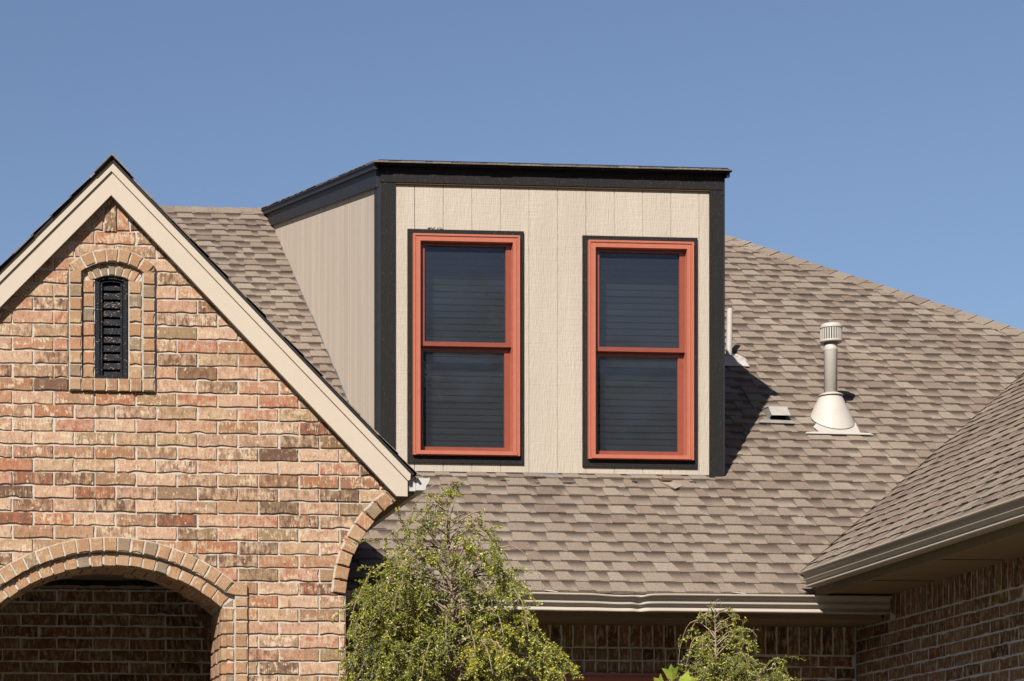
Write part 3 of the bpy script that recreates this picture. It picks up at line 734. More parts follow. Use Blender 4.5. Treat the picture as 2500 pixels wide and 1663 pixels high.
# wing roof (slope facing left)
U2 = Vector((0, -1, 0)); V2 = Vector((ct, 0, st)); N2 = Vector((-st, 0, ct)); rr = random.Random(9)
O2 = Vector((XWING-.02, WC.y+.0, ZWING-.02*T))
L2 = (VM.x-XWING)/ct+.02; m_ = MB(); rows2 = int(L2/EXP)
# u runs toward the camera from the corner; valley: -u <= v*ct
shingles(m_, O2+N2*.003, U2, V2, N2, L2/rows2, -5.0, WC.y-YF+.4, rows2, [(-1, -ct, .012), (0, 1, L2)], rr, hs=.62)
m_.poly([Vector((XWING, WC.y, ZWING-.006)), Vector((XWING, YF-.5, ZWING-.006)), Vector((VM.x, YF-.5, VM.z-.006)), VM-Vector((0,0,.006))], 1)
# gable infill at the front of the wing
m_.prism([Vector((XWING+.4, YF+.05, ZWING+.2)), Vector((XER-.4, YF+.05, ZWING+.2)), Vector((VM.x, YF+.05, VM.z-.08))], (0, .1, 0), 1)
m_.build('wing_roof', [SHINGLE, BLACKS], HOUSE)
# hip and ridge caps
def caps(A, B, s1, s2, w=.125):
    """cap shingles from A (low) to B (high); s1, s2 = unit vectors down the two slopes"""
    m_ = MB(); D = (B-A); L = D.length; D.normalize(); n = int(L/.147); up = -(s1+s2).normalized()
    for i in range(n):
        a = A+D*(i*.147); b = A+D*(i*.147+.165); j = R.gauss(0, .003); col = (R.random(), 0, R.random(), 1)
        h0, h1 = .026+abs(R.gauss(0, .0015)), .020
        for s in (s1, s2):
            top = [a+up*h0, b+up*h1, b+s*(w+j)+up*(h1-.004), a+s*(w+j)+up*(h0-.004)]
            m_.prism(top, -up*.007, 0, col)
    return m_.build('ridge_cap', SHINGLE, HOUSE)
hd = Vector((1, -HK, -T*HK)).normalized()
s_front = (N.cross(hd)).normalized(); s_front = s_front if s_front.z < 0 else -s_front
NR = Vector((T*HK, 0, 1)).normalized(); s_right = (NR.cross(hd)).normalized(); s_right = s_right if s_right.z < 0 else -s_right
caps(Vector((VM.x, VM.y, VM.z)), Vector((XRR, YRG, ZRG)), s_front, s_right, .15)
caps(Vector((XRL, YRG, ZRG+.0)), Vector((XRR, YRG, ZRG+.0)), -V, Vector((0, ct, -st)), .11)
caps(Vector((XEL, YE, ZE)), Vector((XRL, YRG, ZRG)), (V.cross(Vector((-1,0,0)))*0+Vector((1,-1,-T)).normalized()*0+Vector((.7,-.6,-.38))).normalized(), Vector((-.6,.7,-.38)).normalized())
# eave: gutter with a dent, fascia, soffit
GZ0 = atY(1600, 1492, YE-.1).z
m_ = MB(); xs_ = []; x = -3.0
XGR = atY(2166, 1480, YE-.05).x
XDT = atY(1563, 1470, YE-.1).x
path = []
nseg = 130
for i in range(nseg+1):
    x = XWR+(XGR-XWR)*i/nseg; path.append(x)
path += [XDT+k*.012 for k in range(-16, 17)]; path = sorted(path)
rings = []
for x in path:
    g1 = math.exp(-((x-XDT)/.035)**2); g2 = math.exp(-((x-XDT+.13)/.16)**2); g3 = math.exp(-((x-XDT+.45)/.12)**2)
    pr = []
    for o, h in KP:
        hh, oo = h*1.0, o
        if o > .05:
            oo -= .012*g2*(h/.1)+.012*g1; hh -= (.009*g2+.006*g1)*(.4+h/.12)+.002*g3
        pr.append((oo, hh))
    rings.append(m_.add([Vector((x, YE-.012-o, GZ0+h)) for o, h in pr]))
npf = len(KP)
for a, b in zip(rings, rings[1:]):
    for k in range(npf): m_.face([a[k], a[(k+1)%npf], b[(k+1)%npf], b[k]])
m_.face(rings[0]); m_.face(rings[-1][::-1])
mg = m_.build('gutter', GREIGE, HOUSE)
for px in (1358, 1817):
    m_ = MB(); x = atY(px, 1450, YE-.1).x; m_.prism([Vector((x-.02, YE-.135, GZ0+.112)), Vector((x, YE-.135, GZ0+.112)), Vector((x-.035, YE-.02, GZ0+.135)), Vector((x-.06, YE-.02, GZ0+.135))], (0, 0, .003)); m_.build('gutter_hanger', WHITE, mg)
m_ = MB(); m_.box((XWR, YE-.010, GZ0-.035), (XGR-.02, YE+.012, ZE-.02)); m_.build('fascia', SOFFIT, HOUSE)
m_ = MB(); m_.box((XWR, YE+.013, GZ0-.030), (XC-.001, YW+.05, GZ0-.018)); 
m_.build('soffit', SOFFIT, HOUSE)
m_ = MB(); m_.box((2.2, YW-.022, zs1-.0), (XC-.002, YW-.001, GZ0-.031)); m_.build('frieze_board', SOFFIT, HOUSE)
# wing gutter
e2 = atX(1972, 1428, XWING-.08)
WG0 = ZWING-.126
gp = [(Vector((XWING-.012, y, WG0)), Vector((-1, 0, 0)), Vector((0, 0, 1))) for y in (WC.y-.30, WC.y-.5, 14, 12, YF-.45)]
m_ = MB()
m_.sweep([(o, h*.9) for o, h in KP], gp)
m_.build('gutter', GREIGE, HOUSE)
m_ = MB(); m_.box((XWING-.010, YF-.45, WG0-.055), (XWING+.014, WC.y-.16, ZWING-.02)); m_.build('fascia', SOFFIT, HOUSE)
m_ = MB(); m_.box((XWING+.015, YF-.45, WG0-.045), (XC+.05, WC.y+.22, WG0-.033))
m_.build('soffit', SOFFIT, HOUSE)
m_ = MB(); m_.box((XC-.022, YF-.2, st_-.012), (XC-.002, YW-.03, WG0-.046)); m_.build('frieze_board', SOFFIT, HOUSE)
for px, py in ((2190, 1412), (2360, 1356)):
    m_ = MB(); q = atX(px, py, XWING+.2); m_.box((XWING+.02, q.y-.004, WG0-.0475), (XC-.03, q.y+.004, WG0-.0455)); m_.build('soffit_joint', DARK, HOUSE)
# ---------------------------------------------------------------- dormer
DORM = empty('dormer', (XD0, YD, ZB), None, None, HOUSE)
PD = Plane((0, YD, 0), (1, 0, 0), (0, -1, 0))
def D(x, y): q = atY(x, y, YD); return q.x, q.z
zft = D(1340, 404+20)[1]
ZF0 = D(1340, 456)[1]                          # underside of the frieze board
ZF1 = D(1340, 425)[1]                          # its top
ZR0 = D(1340, 417)[1]; ZR1 = D(1340, 406)[1]   # top fascia strip
gx0 = D(1012.2, 520)[0]; GS = .2032
winx = [(D(1006, 850)[0], D(1266, 850)[0]), (D(1433, 850)[0], D(1690, 850)[0])]
wz0 = D(1130, 1114)[1]; wz1 = D(1130, 575.5)[1]
cuts = sorted([XD0+.05, XD1-.05]+[x for w_ in winx for x in (w_[0]+.02, w_[1]-.02)]+[gx0+i*GS for i in range(-1, 13) if XD0+.06 < gx0+i*GS < XD1-.06])
grooves = {round(gx0+i*GS, 5) for i in range(-1, 13)}
m_ = MB(); zb = ZB-.02
for a, b in zip(cuts, cuts[1:]):
    segs = [(zb+.043, ZF1)]
    for w0, w1 in winx:
        if a >= w0+.019 and b <= w1-.019: segs = [(zb+.043, wz0+.02), (wz1-.02, ZF1)]
    ga = .0026 if round(a, 5) in grooves else 0; gb = .0026 if round(b, 5) in grooves else 0
    for s0, s1 in segs:
        m_.box((a+ga, YD, s0), (b-gb, YD+.005, s1)); m_.box((a, YD+.005, s0), (b, YD+.03, s1))
m_.build('dormer_siding', SIDING, DORM)
# cheek walls: siding with grooves every eight inches, cut to the roof slope
ZC1 = ZF1+.05
SRF = (ZRG+.02-ZR1)/(YRG-YD)                    # slope of the dormer roof
for side, X in (('l', XD0), ('r', XD1)):
    s = -1 if side == 'l' else 1; m_ = MB(); y = YD+.02; 
    Yend = YRG-.05
    k = 0
    while y < Yend:
        y1 = min(y+GS*(1 if k%3 else .35), Yend); g_ = .004; k += 1
        zt0, zt1 = ZF1+SRF*(y-YD)+.02, ZF1+SRF*(y1-YD)+.02; zl0, zl1 = zroof(y)-.01, zroof(y1)-.01
        if zt0 > zl0 and zt1 > zl1:
            xx = X+s*(-.004)
            m_.prism([Vector((xx, y+g_, zl0)), Vector((xx, y1-g_, zl1)), Vector((xx, y1-g_, zt1)), Vector((xx, y+g_, zt0))], (-s*.012, 0, 0))
            m_.prism([Vector((xx-s*.012, y, zl0)), Vector((xx-s*.012, y1, zl1)), Vector((xx-s*.012, y1, zt1)), Vector((xx-s*.012, y, zt0))], (-s*.02, 0, 0))
        y = y1
    m_.build('cheek_siding', CHEEK, DORM)
    # step flashing along the roof
    m_ = MB(); y = YD+.1
    while y < YRG-1.2:
        x = X+s*.001; h = .028 if R.random() < .3 else .012
        m_.prism([Vector((x, y, zroof(y)+.005)), Vector((x, y+.15, zroof(y+.15)+.005)), Vector((x, y+.15, zroof(y+.15)+.016+h)), Vector((x, y, zroof(y)+.016+h*.7))], (-s*.003, 0, 0)); y += .16
    m_.build('step_flashing', FLASH, DORM)
# front flashing under the siding
m_ = MB()
m_.box((XD0+.03, YD+.002, ZB-.005), (XD1-.03, YD+.02, ZB+.0225)); 
m_.build('base_flashing', BLACKS, DORM)
for px0, px1 in ((1292, 1362), (1530, 1572), (1680, 1720)):
    m_ = MB(); m_.box((D(px0, 1160)[0], YD-.006, ZB+.002), (D(px1, 1160)[0], YD-.003, ZB+.021)); m_.build('flashing_strip', FLASH, DORM)
# corner boards
xl1 = D(963, 800)[0]; xr0 = D(1731, 800)[0]
for x0, x1 in ((XD0+.018, xl1), (xr0, XD1)):
    m_ = MB(); m_.box((x0, YD-.020, ZB+.0), (x1, YD-.001, ZF0-.004)); m_.build('corner_board', BLACK, DORM)
m_ = MB(); m_.box((XD0-.008, YD-.016, ZB+.02), (XD0+.0175, YD+.09, ZF1-.006)); m_.build('corner_board', BLACKS, DORM)
m_ = MB(); m_.box((XD1+.001, YD-.016, ZB+.02), (XD1+.02, YD+.09, ZF1-.006)); m_.build('corner_board', BLACKS, DORM)
# frieze board, thin brown caulk line and the upper fascia
m_ = MB(); m_.box((XD0+.012, YD-.024, ZF0), (XD1+.002, YD-.002, ZF1+.06)); m_.build('frieze_board', BLACK, DORM)
m_ = MB(); m_.box((xl1, YD-.018, ZF0-.009), (xr0, YD-.001, ZF0-.0005)); m_.build('caulk_line', SEALT, DORM)
xr_ = D(1770, 420)[0]
m_ = MB(); m_.box((XD0-.010, YD-.062, ZR0), (xr_, YD-.025, ZR1)); m_.build('fascia', BLACKS, DORM)
ZT = D(1340, 404)[1]-.010
# side fascias follow the rising roof
for s, X in ((-1, XD0), (1, XD1)):
    m_ = MB()
    for (h0, h1, o0, o1) in ((-.175, -.055, .0, .018), (-.062, -.002, .018, .040)):
        q = [Vector((X+s*o0, YD-.02 if o0 == 0 else YD-.06, ZT+h0)), Vector((X+s*o0, YRG-.02, ZT+h0+SRF*(YRG-YD))), Vector((X+s*o0, YRG-.02, ZT+h1+SRF*(YRG-YD))), Vector((X+s*o0, YD-.02 if o0 == 0 else YD-.06, ZT+h1))]
        m_.prism(q, (s*(o1-o0), 0, 0))
    m_.build('side_fascia', BLACKS, DORM)
# dormer roof
Ud = Vector((1, 0, 0)); Vd = Vector((0, 1, SRF)).normalized(); Nd = Vector((0, -SRF, 1)).normalized(); rr = random.Random(77)
m_ = MB(); Od = Vector((0, YD-.09, ZT-.09*SRF)); Ld = (YRG-YD+.09)/Vd.y
m_.prism([Vector((XD0-.05, YD-.075, ZT-.075*SRF-.004)), Vector((XD1+.05, YD-.075, ZT-.075*SRF-.004)), Vector((XD1+.05, YRG+.03, ZT+SRF*(YRG-YD)-.004)), Vector((XD0-.05, YRG+.03, ZT+SRF*(YRG-YD)-.004))], (0, 0, -.010), 1)
shingles(m_, Od, Ud, Vd, Nd, EXP, XD0-.045, XD1+.050, int(Ld/EXP), [], rr, edge=lambda i: rr.uniform(-.006, .006), hs=.40)
m_.prism([Vector((XD0-.04, YRG+.03, ZRG+.0)), Vector((XD1+.04, YRG+.03, ZRG+.0)), Vector((XD1+.04, YRG+.05, ZRG+.04)), Vector((XD0-.04, YRG+.05, ZRG+.04))], (0, .01, 0), 1)
m_.build('dormer_roof', [SHINGLE, BLACKS], DORM)
# ---------------------------------------------------------------- windows
def window(parent, P, x0, x1, z0, z1, label, name='window', blind=True, trim=True, tw=(.034, .034, .036, .052)):
    c = P((x0+x1)/2, z0, 0)
    W = empty(name, c, label, None, HOUSE)
    def bx(mb, a, b, zc, zd, d0, d1, mat=0):
        q = [P(a, zc, d0), P(b, zc, d0), P(b, zd, d0), P(a, zd, d0)]; mb.prism(q, P.n*(d1-d0), mat)
    def frame(mb, a, b, zc, zd, t, d0, d1, tb=None, tt=None):
        tb = t if tb is None else tb; tt = t if tt is None else tt
        bx(mb, a, a+t, zc, zd, d0, d1); bx(mb, b-t, b, zc, zd, d0, d1)
        bx(mb, a+t, b-t, zc, zc+tb, d0, d1); bx(mb, a+t, b-t, zd-tt, zd, d0, d1)
    if trim:
        m_ = MB(); l, r, t, b = tw
        bx(m_, x0-l, x0-.0005, z0-b, z1+t, .014, .0005); bx(m_, x1+.0005, x1+r, z0-b, z1+t, .014, .0005); bx(m_, x0, x1, z1+.0005, z1+t, .014, .0005); bx(m_, x0, x1, z0-b, z0-.0005, .014, .0005)
        m_.build('window_trim', BLACK, W)
    m_ = MB(); cw = .050
    frame(m_, x0, x1, z0, z1, .014, .040, -.02, .012)               # outer lip
    frame(m_, x0+.0145, x1-.0145, z0+.0125, z1-.0145, .010, .034, -.02, .008)
    frame(m_, x0+.025, x1-.025, z0+.021, z1-.025, cw-.025, .040, -.02, .010)
    # jamb liner going in
    frame(m_, x0+cw-.004, x1-cw+.004, z0+.028, z1-cw+.004, .0035, .028, -.095)
    # sill nosing
    bx(m_, x0+.02, x1-.02, z0+.004, z0+.028, .046, .041)
    m_.build('window_frame', RED, W)
    ix0, ix1, iz0, iz1 = x0+cw, x1-cw, z0+.031, z1-cw
    zm = z0+(z1-z0)*.498
    s_ = MB(); st2 = .040
    frame(s_, ix0, ix1, zm+.001, iz1, st2, -.005, -.035, .030, .022)  # upper sash, outside
    s_.build('upper_sash', REDS, W)
    s_ = MB(); frame(s_, ix0, ix1, iz0, zm+.012, st2, -.042, -.070, .040, .042)
    s_.build('lower_sash', REDS, W)
    s_ = MB(); bx(s_, ix0+.04, ix1, iz0-.004, iz0+.004, .012, -.038); s_.build('sill_track', WHITE, W)
    for a, b, dd in ((zm+.030, iz1-.021, -.022), (iz0+.039, zm-.029, -.056)):
        s_ = MB(); bx(s_, ix0+st2-.001, ix1-st2+.001, a, b, dd, dd-.003); s_.build('window_pane', GLASS, W)
    s_ = MB(); bx(s_, ix0+st2+.02, ix0+st2+.075, iz0+.041, iz0+.058, -.0585, -.075); s_.build('sash_lock', DARK, W)
    # box behind: reveal and dark room
    s_ = MB(); bx(s_, x0+.01, x0+.04, z0, z1, -.096, -.5); bx(s_, x1-.04, x1-.01, z0, z1, -.096, -.5); bx(s_, x0+.04, x1-.04, z1-.03, z1, -.096, -.5); bx(s_, x0+.04, x1-.04, z0, z0+.03, -.096, -.5); bx(s_, x0, x1, z0, z1, -.5, -.52)
    s_.build('window_recess', DARK, W)
    if blind:
        s_ = MB(); z = z0+.05
        while z < z1-.04:
            t1, t2_ = R.gauss(0, .0022), R.gauss(0, .0022)
            q = [P(x0+.043, z, -.172), P(x1-.043, z+t1*.4, -.172), P(x1-.043, z+.033+t1, -.148), P(x0+.043, z+.033+t2_, -.148)]
            s_.prism(q, P.n*-.003); z += .0457
        s_.build('window_blind', BLINDM, W)
    return W
window(HOUSE, PD, winx[0][0], winx[0][1], wz0, wz1, 'left terracotta framed sash window of the dormer, nearer the brick gable')
window(HOUSE, PD, winx[1][0], winx[1][1], D(1560, 1124)[1], D(1560, 591.5)[1], 'right terracotta framed sash window of the dormer, nearer the roof vents')
window(HOUSE, PM, wx0+.015, wx1-.015, wzt-1.54, wzt-.004, 'dark red window under the header bricks behind the shrubs', trim=False)
# paint scuff above the left window
m_ = MB()
for i in range(16):
    px = 1042+R.uniform(0, 40); x, z = D(px, 561-(R.uniform(0, 4) if i > 4 else 4)); m_.box((x, YD-.0015, z), (x+R.uniform(.002, .02), YD-.0002, z+R.uniform(.002, .006)))
m_.build('paint_scuff', BLACKS, DORM)
# ---------------------------------------------------------------- roof vents
def roof_pt(px, py): return on_roof(px, py)
b_ = roof_pt(2026, 1052); ZUP = Vector((0, 0, 1))
Yv = roof_pt(2026, 1030).y
def AV(px, py): return atY(px, py, Yv)
sv = (AV(2100, 900).x-AV(2000, 900).x)/100
VP = empty('vent_pipe', b_, 'grey flue pipe with slotted cap and conical flashing', None, HOUSE)
cc = AV(2028, 970); cx_, cy_ = cc.x, Yv
zc_top = AV(2028, 966).z; zcap0 = AV(2030, 838).z; zcap1 = AV(2030, 790).z
m_ = MB()
P0 = Vector((cx_, cy_, 0))
yf = on_roof(2027, 1060).y; cyb = yf+50*sv*.95
n = 40; base = []; top_ = []; rb = 50*sv; rt = 23*sv
zb0 = AV(2027, 1050).z
for k in range(n):
    a = 2*math.pi*k/n; bxx = cx_+rb*math.cos(a)-.004; byy = cyb+rb*.95*math.sin(a)
    base.append(Vector((bxx, byy, zroof(byy)+.040))); top_.append(Vector((cx_+rt*math.cos(a), cy_+rt*math.sin(a), zc_top)))
i0 = m_.add(base); i1 = m_.add([b*.62+t*.38+Vector((0,0,.012)) for b, t in zip(base, top_)]); i2 = m_.add([b*.15+t*.85+Vector((0,0,.012)) for b, t in zip(base, top_)]); i3 = m_.add(top_)
for a_, b2 in ((i0, i1), (i1, i2), (i2, i3)):
    for k in range(n): m_.face([a_[k], a_[(k+1)%n], b2[(k+1)%n], b2[k]], smooth=True)
m_.prism([on_roof(*q)+N*.0225 for q in ((1965,1066),(2131,1069.5),(2122,1065.5),(2098,1064),(2086,1040),(2000,1030),(1984,1050),(1998,1062),(1968,1062.5))], N*.004)
m_.build('pipe_flashing', VENTP, VP)
m_ = MB(); m_.lathe((cx_, cy_, zc_top), [(rt*.7, -.004), (28*sv, -.006), (29*sv, 0), (27*sv, .006), (17*sv, .02), (16*sv, .02)], 36); m_.build('storm_collar', VENTP, VP)
m_ = MB(); m_.lathe((cx_, cy_, 0), [(15.2*sv, zc_top-.2), (15.2*sv, zcap0-.06), (16*sv, zcap0-.055), (16*sv, zcap0-.045), (15.4*sv, zcap0-.04), (15.4*sv, zcap0+.02)], 32); m_.build('flue_pipe', VENTP, VP)
m_ = MB(); cz0 = zcap0; H = zcap1-zcap0; rc = 25.5*sv
m_.lathe((cx_+.003, cy_, cz0), [(rc*.62, .004), (rc*.9, 0), (rc, .008), (rc, .02), (rc*.93, .021)], 40); m_.build('cap_ring', VENTP, VP); m_ = MB()
m_.lathe((cx_+.003, cy_, cz0), [(rc*.9, H*.72), (rc, H*.72), (rc*1.02, H*.78), (rc*.97, H*.88), (rc*.8, H*.97), (rc*.4, H*1.02), (0.0005, H*1.03)], 40)
m_.build('vent_cap', VENTP, VP)
m_ = MB()
for k in range(28):
    a = 2*math.pi*k/28; da = .062; q = []
    for s_, t_ in ((-da, 0), (da, 0), (da, 1), (-da, 1)): q.append(Vector((cx_+.003+rc*.985*math.cos(a+s_), cy_+rc*.985*math.sin(a+s_), cz0+.018+(H*.72-.018)*t_)))
    m_.prism(q, Vector((-math.cos(a), -math.sin(a), 0))*.005)
m_.build('cap_slots', VENTP, VP)
m_ = MB(); m_.lathe((cx_+.003, cy_, cz0), [(rc*.78, .004), (rc*.78, H*.73)], 24); m_.build('cap_core', DARK, VP)
# small pipe
Ys = roof_pt(1785, 880).y; q = atY(1780, 865, Ys); s2 = sv*1.0
PV = empty('plumbing_vent', q, 'thin grey vent pipe beside the black dormer corner', None, HOUSE)
zt_ = atY(1784, 754, Ys).z; zb2 = atY(1780, 866, Ys).z
m_ = MB(); m_.tube([Vector((q.x-.004, Ys, zb2-.15)), Vector((q.x+.006, Ys, zt_))], 7.4*sv, 20); m_.lathe((q.x+.006, Ys, zt_-.001), [(7.4*sv, 0), (5.5*sv, .0), (5.5*sv, -.05)], 20); m_.build('vent_pipe', VENTP, PV)
m_ = MB(); n = 32; base = []; top_ = []
for k in range(n):
    a = 2*math.pi*k/n; x, y = q.x+44*sv*math.cos(a), Ys+.0+.11*math.sin(a); base.append(Vector((x, y, zroof(y)+.014))); top_.append(Vector((q.x+22*sv*math.cos(a), Ys+22*sv*math.sin(a), zb2-.025)))
i0 = m_.add(base); i1 = m_.add([b*.5+t*.5+Vector((0,0,.016)) for b, t in zip(base, top_)]); i2 = m_.add(top_)
for a_, b2 in ((i0, i1), (i1, i2)):
    for k in range(n): m_.face([a_[k], a_[(k+1)%n], b2[(k+1)%n], b2[k]], smooth=True)
m_.prism([on_roof(*q)+N*.0225 for q in ((1730,899),(1829,902),(1826,899),(1806,876),(1760,872),(1735,890))], N*.004)
m_.build('pipe_flashing', VENTP, PV)
m_ = MB(); m_.lathe((q.x, Ys, zb2-.03), [(23*sv, 0), (22*sv, .01), (12*sv, .022), (7*sv, .026)], 28); m_.build('rubber_boot', VENTG, PV)
# slant hood vent
qb = roof_pt(1904, 1036); HV = empty('box_vent', qb, 'low grey hooded roof vent between the dormer and the flue pipe', None, HOUSE)
m_ = MB(); m_.prism([on_roof(*q)+N*.0225 for q in ((1850,1039),(1940,1042),(1932,1035),(1858,1032))], N*.004); m_.build('vent_flashing', VENTG, HV)
X0, X1 = atY(1882.5, 1020, qb.y).x, atY(1926, 1020, qb.y).x
def HP(x, yy, zz): return Vector((x, qb.y+yy, qb.z+zz))
for u in (X0, X1-.004):
    m_ = MB(); m_.prism([HP(u, .03, .01), HP(u, .03, .055), HP(u, -.02, .066), HP(u, .045, .138), HP(u, .19, .145), HP(u, .12, .08)], (.004, 0, 0)); m_.build('vent_side', VENTG, HV)
m_ = MB()
m_.prism([HP(X0-.004, -.024, .062), HP(X1+.004, -.024, .062), HP(X1+.004, .045, .138), HP(X0-.004, .045, .138)], (0, .002, .004))
m_.prism([HP(X0-.004, .0455, .138), HP(X1+.004, .0455, .138), HP(X1+.004, .20, .146), HP(X0-.004, .20, .146)], (0, 0, .004))
m_.build('vent_hood', mat_plain('dull_vent_metal', (.50,.46,.41), .6, .3, .12, 20), HV)
m_ = MB(); m_.prism([HP(X0+.005, .06, .02), HP(X1-.005, .06, .02), HP(X1-.005, .075, .12), HP(X0+.005, .075, .12)], (0, .01, 0)); m_.build('vent_screen', DARK, HV)
# ================================================================ PLANTS
def leaf_quad(mb, p, d, nrm, L, W, col, mat=0):
    s = d.cross(nrm)
    if s.length < 1e-4: return
    s.normalize(); f = nrm*(W*.25)
    i = mb.add([p, p+d*L*.5-s*W*.5+f, p+d*L, p+d*L*.5+s*W*.5+f])
    mb.face([i[0], i[1], i[2]], mat, col); mb.face([i[0], i[2], i[3]], mat, col)
def weeping(name, base, H, prof, nb, label, cat, seed, flat=.8, leafn=1.0, lead=.0, zlow=.9, tdens=lambda t: 1.0):
    """a shrub with a central leader and arching, drooping branches; prof(t) = radius at height fraction t"""
    rr = random.Random(seed); T_ = empty(name, base, label, cat)
    wood = MB(); lv = MB(); base = Vector(base); tip = base+Vector((lead, 0, H))
    def axis(t): return base.lerp(tip, t)+Vector((.03*math.sin(7*t+seed), .02*math.cos(5*t), 0))*(1 if t < .98 else 0)
    wood.tube([axis(i/14*.955) for i in range(15)], [.035*(1-i/14)+.0025 for i in range(15)], 7)
    lw = MB()
    def leaves_on(pts, dens):
        for a, b in zip(pts, pts[1:]):
            L = (b-a).length; d = (b-a).normalized() if L > 1e-5 else Vector((0,0,-1)); cnt = L*dens
            k = int(cnt)+(1 if rr.random() < cnt-int(cnt) else 0)
            for _ in range(k):
                p = a.lerp(b, rr.random()); ld = (Vector((rr.gauss(0,1), rr.gauss(0,1), rr.gauss(0,1)))+d*.5).normalized()
                p = p+ld*.003; nn = Vector((rr.gauss(0,1), rr.gauss(-.4,1), rr.gauss(.6,1))).normalized(); z = rr.uniform(.010, .020)
                tn = min(.999, max(0, rr.gauss(.40, .19)+tbias)); 
                if rr.random() < .012: tn = .99
                leaf_quad(lv, p, ld, nn, z, z*.5, (tn, 0, 0, 1))
    for i in range(nb):
        t = 1-((i+rr.random())/nb)**.7*(1-zlow)
        t = min(.985, t); az_ = rr.uniform(0, 2*math.pi); r = prof(t)*rr.choice((.5, .75, .9, 1.0, 1.08, 1.2))*rr.uniform(.85, 1.08)*(.93 if math.cos(az_) > 0 else 1.0); tbias = rr.gauss(.0, .09)
        out = Vector((math.cos(az_), math.sin(az_)*flat, 0)); p0 = axis(t-.02)
        rise = rr.uniform(.15, .6)*r+.02; drop = rr.uniform(.15, .9)*r+rr.uniform(0, .08)
        pts = []
        side = Vector((-out.y, out.x, 0))*rr.gauss(0, .12)*r
        for k in range(9):
            s = k/8; pts.append(p0+out*r*(1-(1-s)**1.6)+side*s*s+Vector((0, 0, rise*math.sin(min(1, s*1.7)*math.pi/2)*1.0-drop*s**2.6))+Vector((rr.gauss(0,.004), rr.gauss(0,.004), rr.gauss(0,.004))))
        ds = tdens(t)*rr.choice((.2, .5, .9, 1.5, 2.0)); wood.tube(pts, [.0055*(1-k/8*.72)*(.6+r) for k in range(9)], 5)
        leaves_on(pts[3:], 110*leafn*ds)
        nt_ = int((6+22*r)*ds)
        for _ in range(nt_):
            s = rr.uniform(.22, 1); q = pts[0].lerp(pts[-1], 0)*0+pts[min(7, int(s*8))].lerp(pts[min(8, int(s*8)+1)], s*8-int(s*8))
            L = rr.uniform(.05, .17)*(1.1 if r > .2 else .7); dd = (out*rr.gauss(.25, .55)+Vector((rr.gauss(0,.5), rr.gauss(0,.5), rr.gauss(-.15, .55)))).normalized(); tp = [q]
            for k in range(4): dd = (dd+Vector((0, 0, -.28))+Vector((rr.gauss(0,.15), rr.gauss(0,.15), 0))).normalized(); tp.append(tp[-1]+dd*L/4)
            wood.tube(tp, [.0016, .0014, .0012, .001, .0008], 3)
            leaves_on(tp, 330*leafn)
    wood.build('trunk', BARK, T_); lv.build('crown', LEAF, T_)
    return T_
def interp(tab):
    def f(t):
        for (a, ra), (b, rb) in zip(tab, tab[1:]):
            if a <= t <= b: return ra+(rb-ra)*(t-a)/(b-a)
        return tab[-1][1]
    return f
TY = 13.15
tb_ = atY(1105, 1150, TY); mpp = 13.2/5980
H1 = tb_.z+.05
# radius table from the silhouette: pixel height -> half width
def tab(rows, ytop, H):
    out = []
    for py, hw in sorted(rows, reverse=True): out.append((1-(py-ytop)*mpp/H, hw*mpp))
    return interp(out)
weeping('weeping_shrub', (tb_.x, TY, 0), H1, tab([(1150, 14), (1200, 48), (1260, 108), (1330, 152), (1420, 198), (1500, 238), (1663, 262), (1900, 290), (2600, 210)], 1150, H1), 350,
        'tall weeping shrub with small yellow green leaves and pale arching twigs at the gable corner', 'shrub', 4, .8, 1.0, .0, .40, lambda t: .36 if t > .89 else .6 if t > .8 else 1.15)
TY2 = 14.55; mpp = 14.6/5980
t2 = atY(1735, 1448, TY2)
weeping('weeping_shrub', (t2.x, TY2, 0), t2.z+.05, tab([(1448, 8), (1480, 35), (1520, 78), (1580, 115), (1663, 140), (1900, 200), (2700, 130)], 1448, t2.z), 190,
        'smaller weeping shrub in front of the gutter, right of the tall one', 'shrub', 8, .75, .62, .0, .45, lambda t: .7 if t > .9 else 1.0)
t3 = atY(1850, 1600, TY2-.15)
weeping('weeping_shrub', (t3.x, TY2-.15, 0), t3.z, tab([(1612, 30), (1635, 85), (1663, 120), (1900, 160), (2700, 100)], 1612, t3.z), 120,
        'low arching shrub at the bottom edge, right of the smaller weeping shrub', 'shrub', 15, .75, .8, .0, .5)
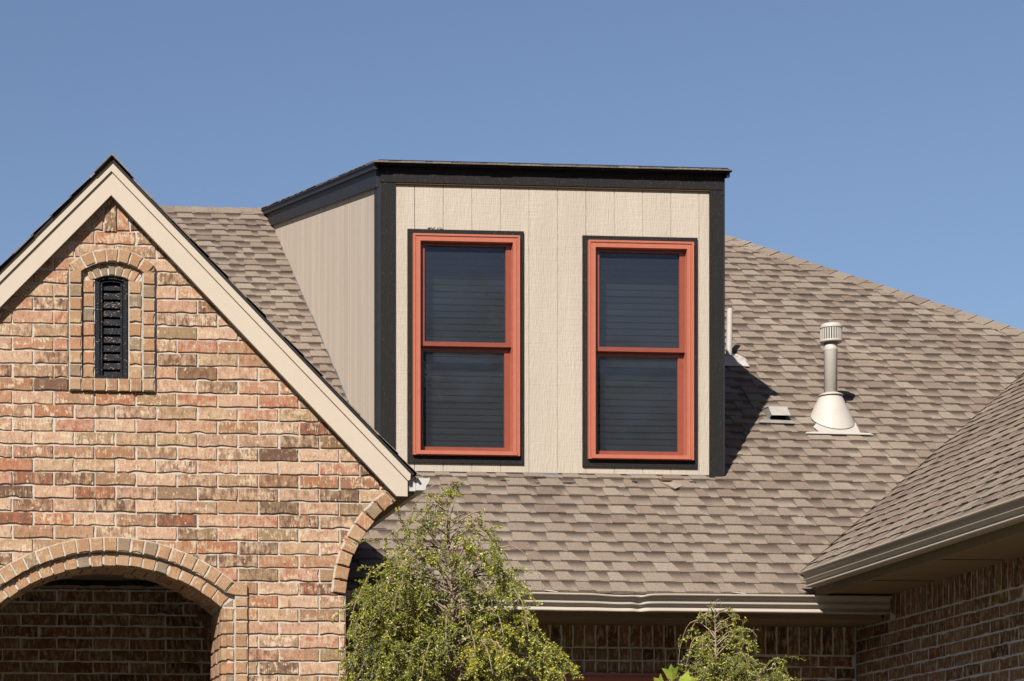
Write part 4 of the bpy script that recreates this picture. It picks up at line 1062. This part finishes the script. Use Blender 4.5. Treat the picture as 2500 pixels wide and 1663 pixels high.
# broad leaved vine tip in front of the smaller shrub
BY = 14.0; m_ = MB(); st_m = MB()
bb0 = atY(1645, 1663, BY)
BT = empty('broad_leaf_plant', (bb0.x, BY, 0), 'broad bright green lobed leaves of a vine tip at the bottom edge', 'plant')
def bleaf(px, py, ang, size, tilt, col):
    c = atY(px, py, BY+R.uniform(-.03, .03)); shp = [(0,0),(.22,-.30),(.55,-.42),(.95,-.62),(.80,-.22),(1.15,0.02),(.82,.22),(.98,.62),(.52,.42),(.2,.3)]
    ca, sa = math.cos(ang), math.sin(ang); P_ = []
    for a, b in shp:
        x, z = (a*ca-b*sa)*size, (a*sa+b*ca)*size; P_.append(c+Vector((x, tilt*z+abs(b)*size*.35, z)))
    i = m_.add(P_); 
    for k in range(1, 9): m_.face([i[0], i[k], i[k+1]], 0, col)
    st_m.tube([c, c+Vector((.0, .01, -.09)), Vector((bb0.x, BY, c.z-.3))], .0022, 5)
for q in ((1642, 1662, 1.75, .085, -.3), (1658, 1668, .25, .10, .5), (1622, 1680, 2.4, .08, -.2), (1650, 1700, -.6, .09, .4), (1615, 1710, 3.3, .09, .2), (1675, 1690, .6, .08, -.5)): bleaf(*q, (.5, 0, 0, 1))
st_m.tube([Vector((bb0.x, BY, 0)), Vector((bb0.x+.03, BY, 1.2)), Vector((bb0.x, BY, bb0.z))], .006, 6)
m_.build('leaf', BIGLEAF, BT); st_m.build('stem', BARK, BT)

# ---------------------------------------------------------------- unseen trees behind the camera, added to block low sky light; panes reflect them
rr = random.Random(99); m_ = MB()
for i in range(16):
    cx0 = -60+i*8+rr.uniform(-2, 2); cy0 = -19+rr.uniform(-3, 3); h = rr.uniform(11.5, 14.5); rad = rr.uniform(4.2, 5.6)
    m_.tube([(cx0, cy0, 0), (cx0+.2, cy0, h*.5)], [.28, .15], 7, 1)
    for k in range(700):
        u_, v_, w_ = rr.gauss(0, 1), rr.gauss(0, 1), rr.gauss(0, 1); L = math.sqrt(u_*u_+v_*v_+w_*w_); f = rr.random()**.4
        p = Vector((cx0+u_/L*rad*f, cy0+v_/L*rad*f, max(.4, h*.52+w_/L*h*.46*f))); d = Vector((rr.gauss(0,1), rr.gauss(0,1), rr.gauss(0,1))).normalized()
        leaf_quad(m_, p, d, Vector((rr.gauss(0,1), rr.gauss(0,1), rr.gauss(0,1))).normalized(), 1.5, 1.2, (min(.6, rr.random()*.6), 0, 0, 1))
m_.build('sky_blocker_trees', [LEAF, BARK], None, kind='stuff', label='row of added leafy trees that block low sky light', category='trees')
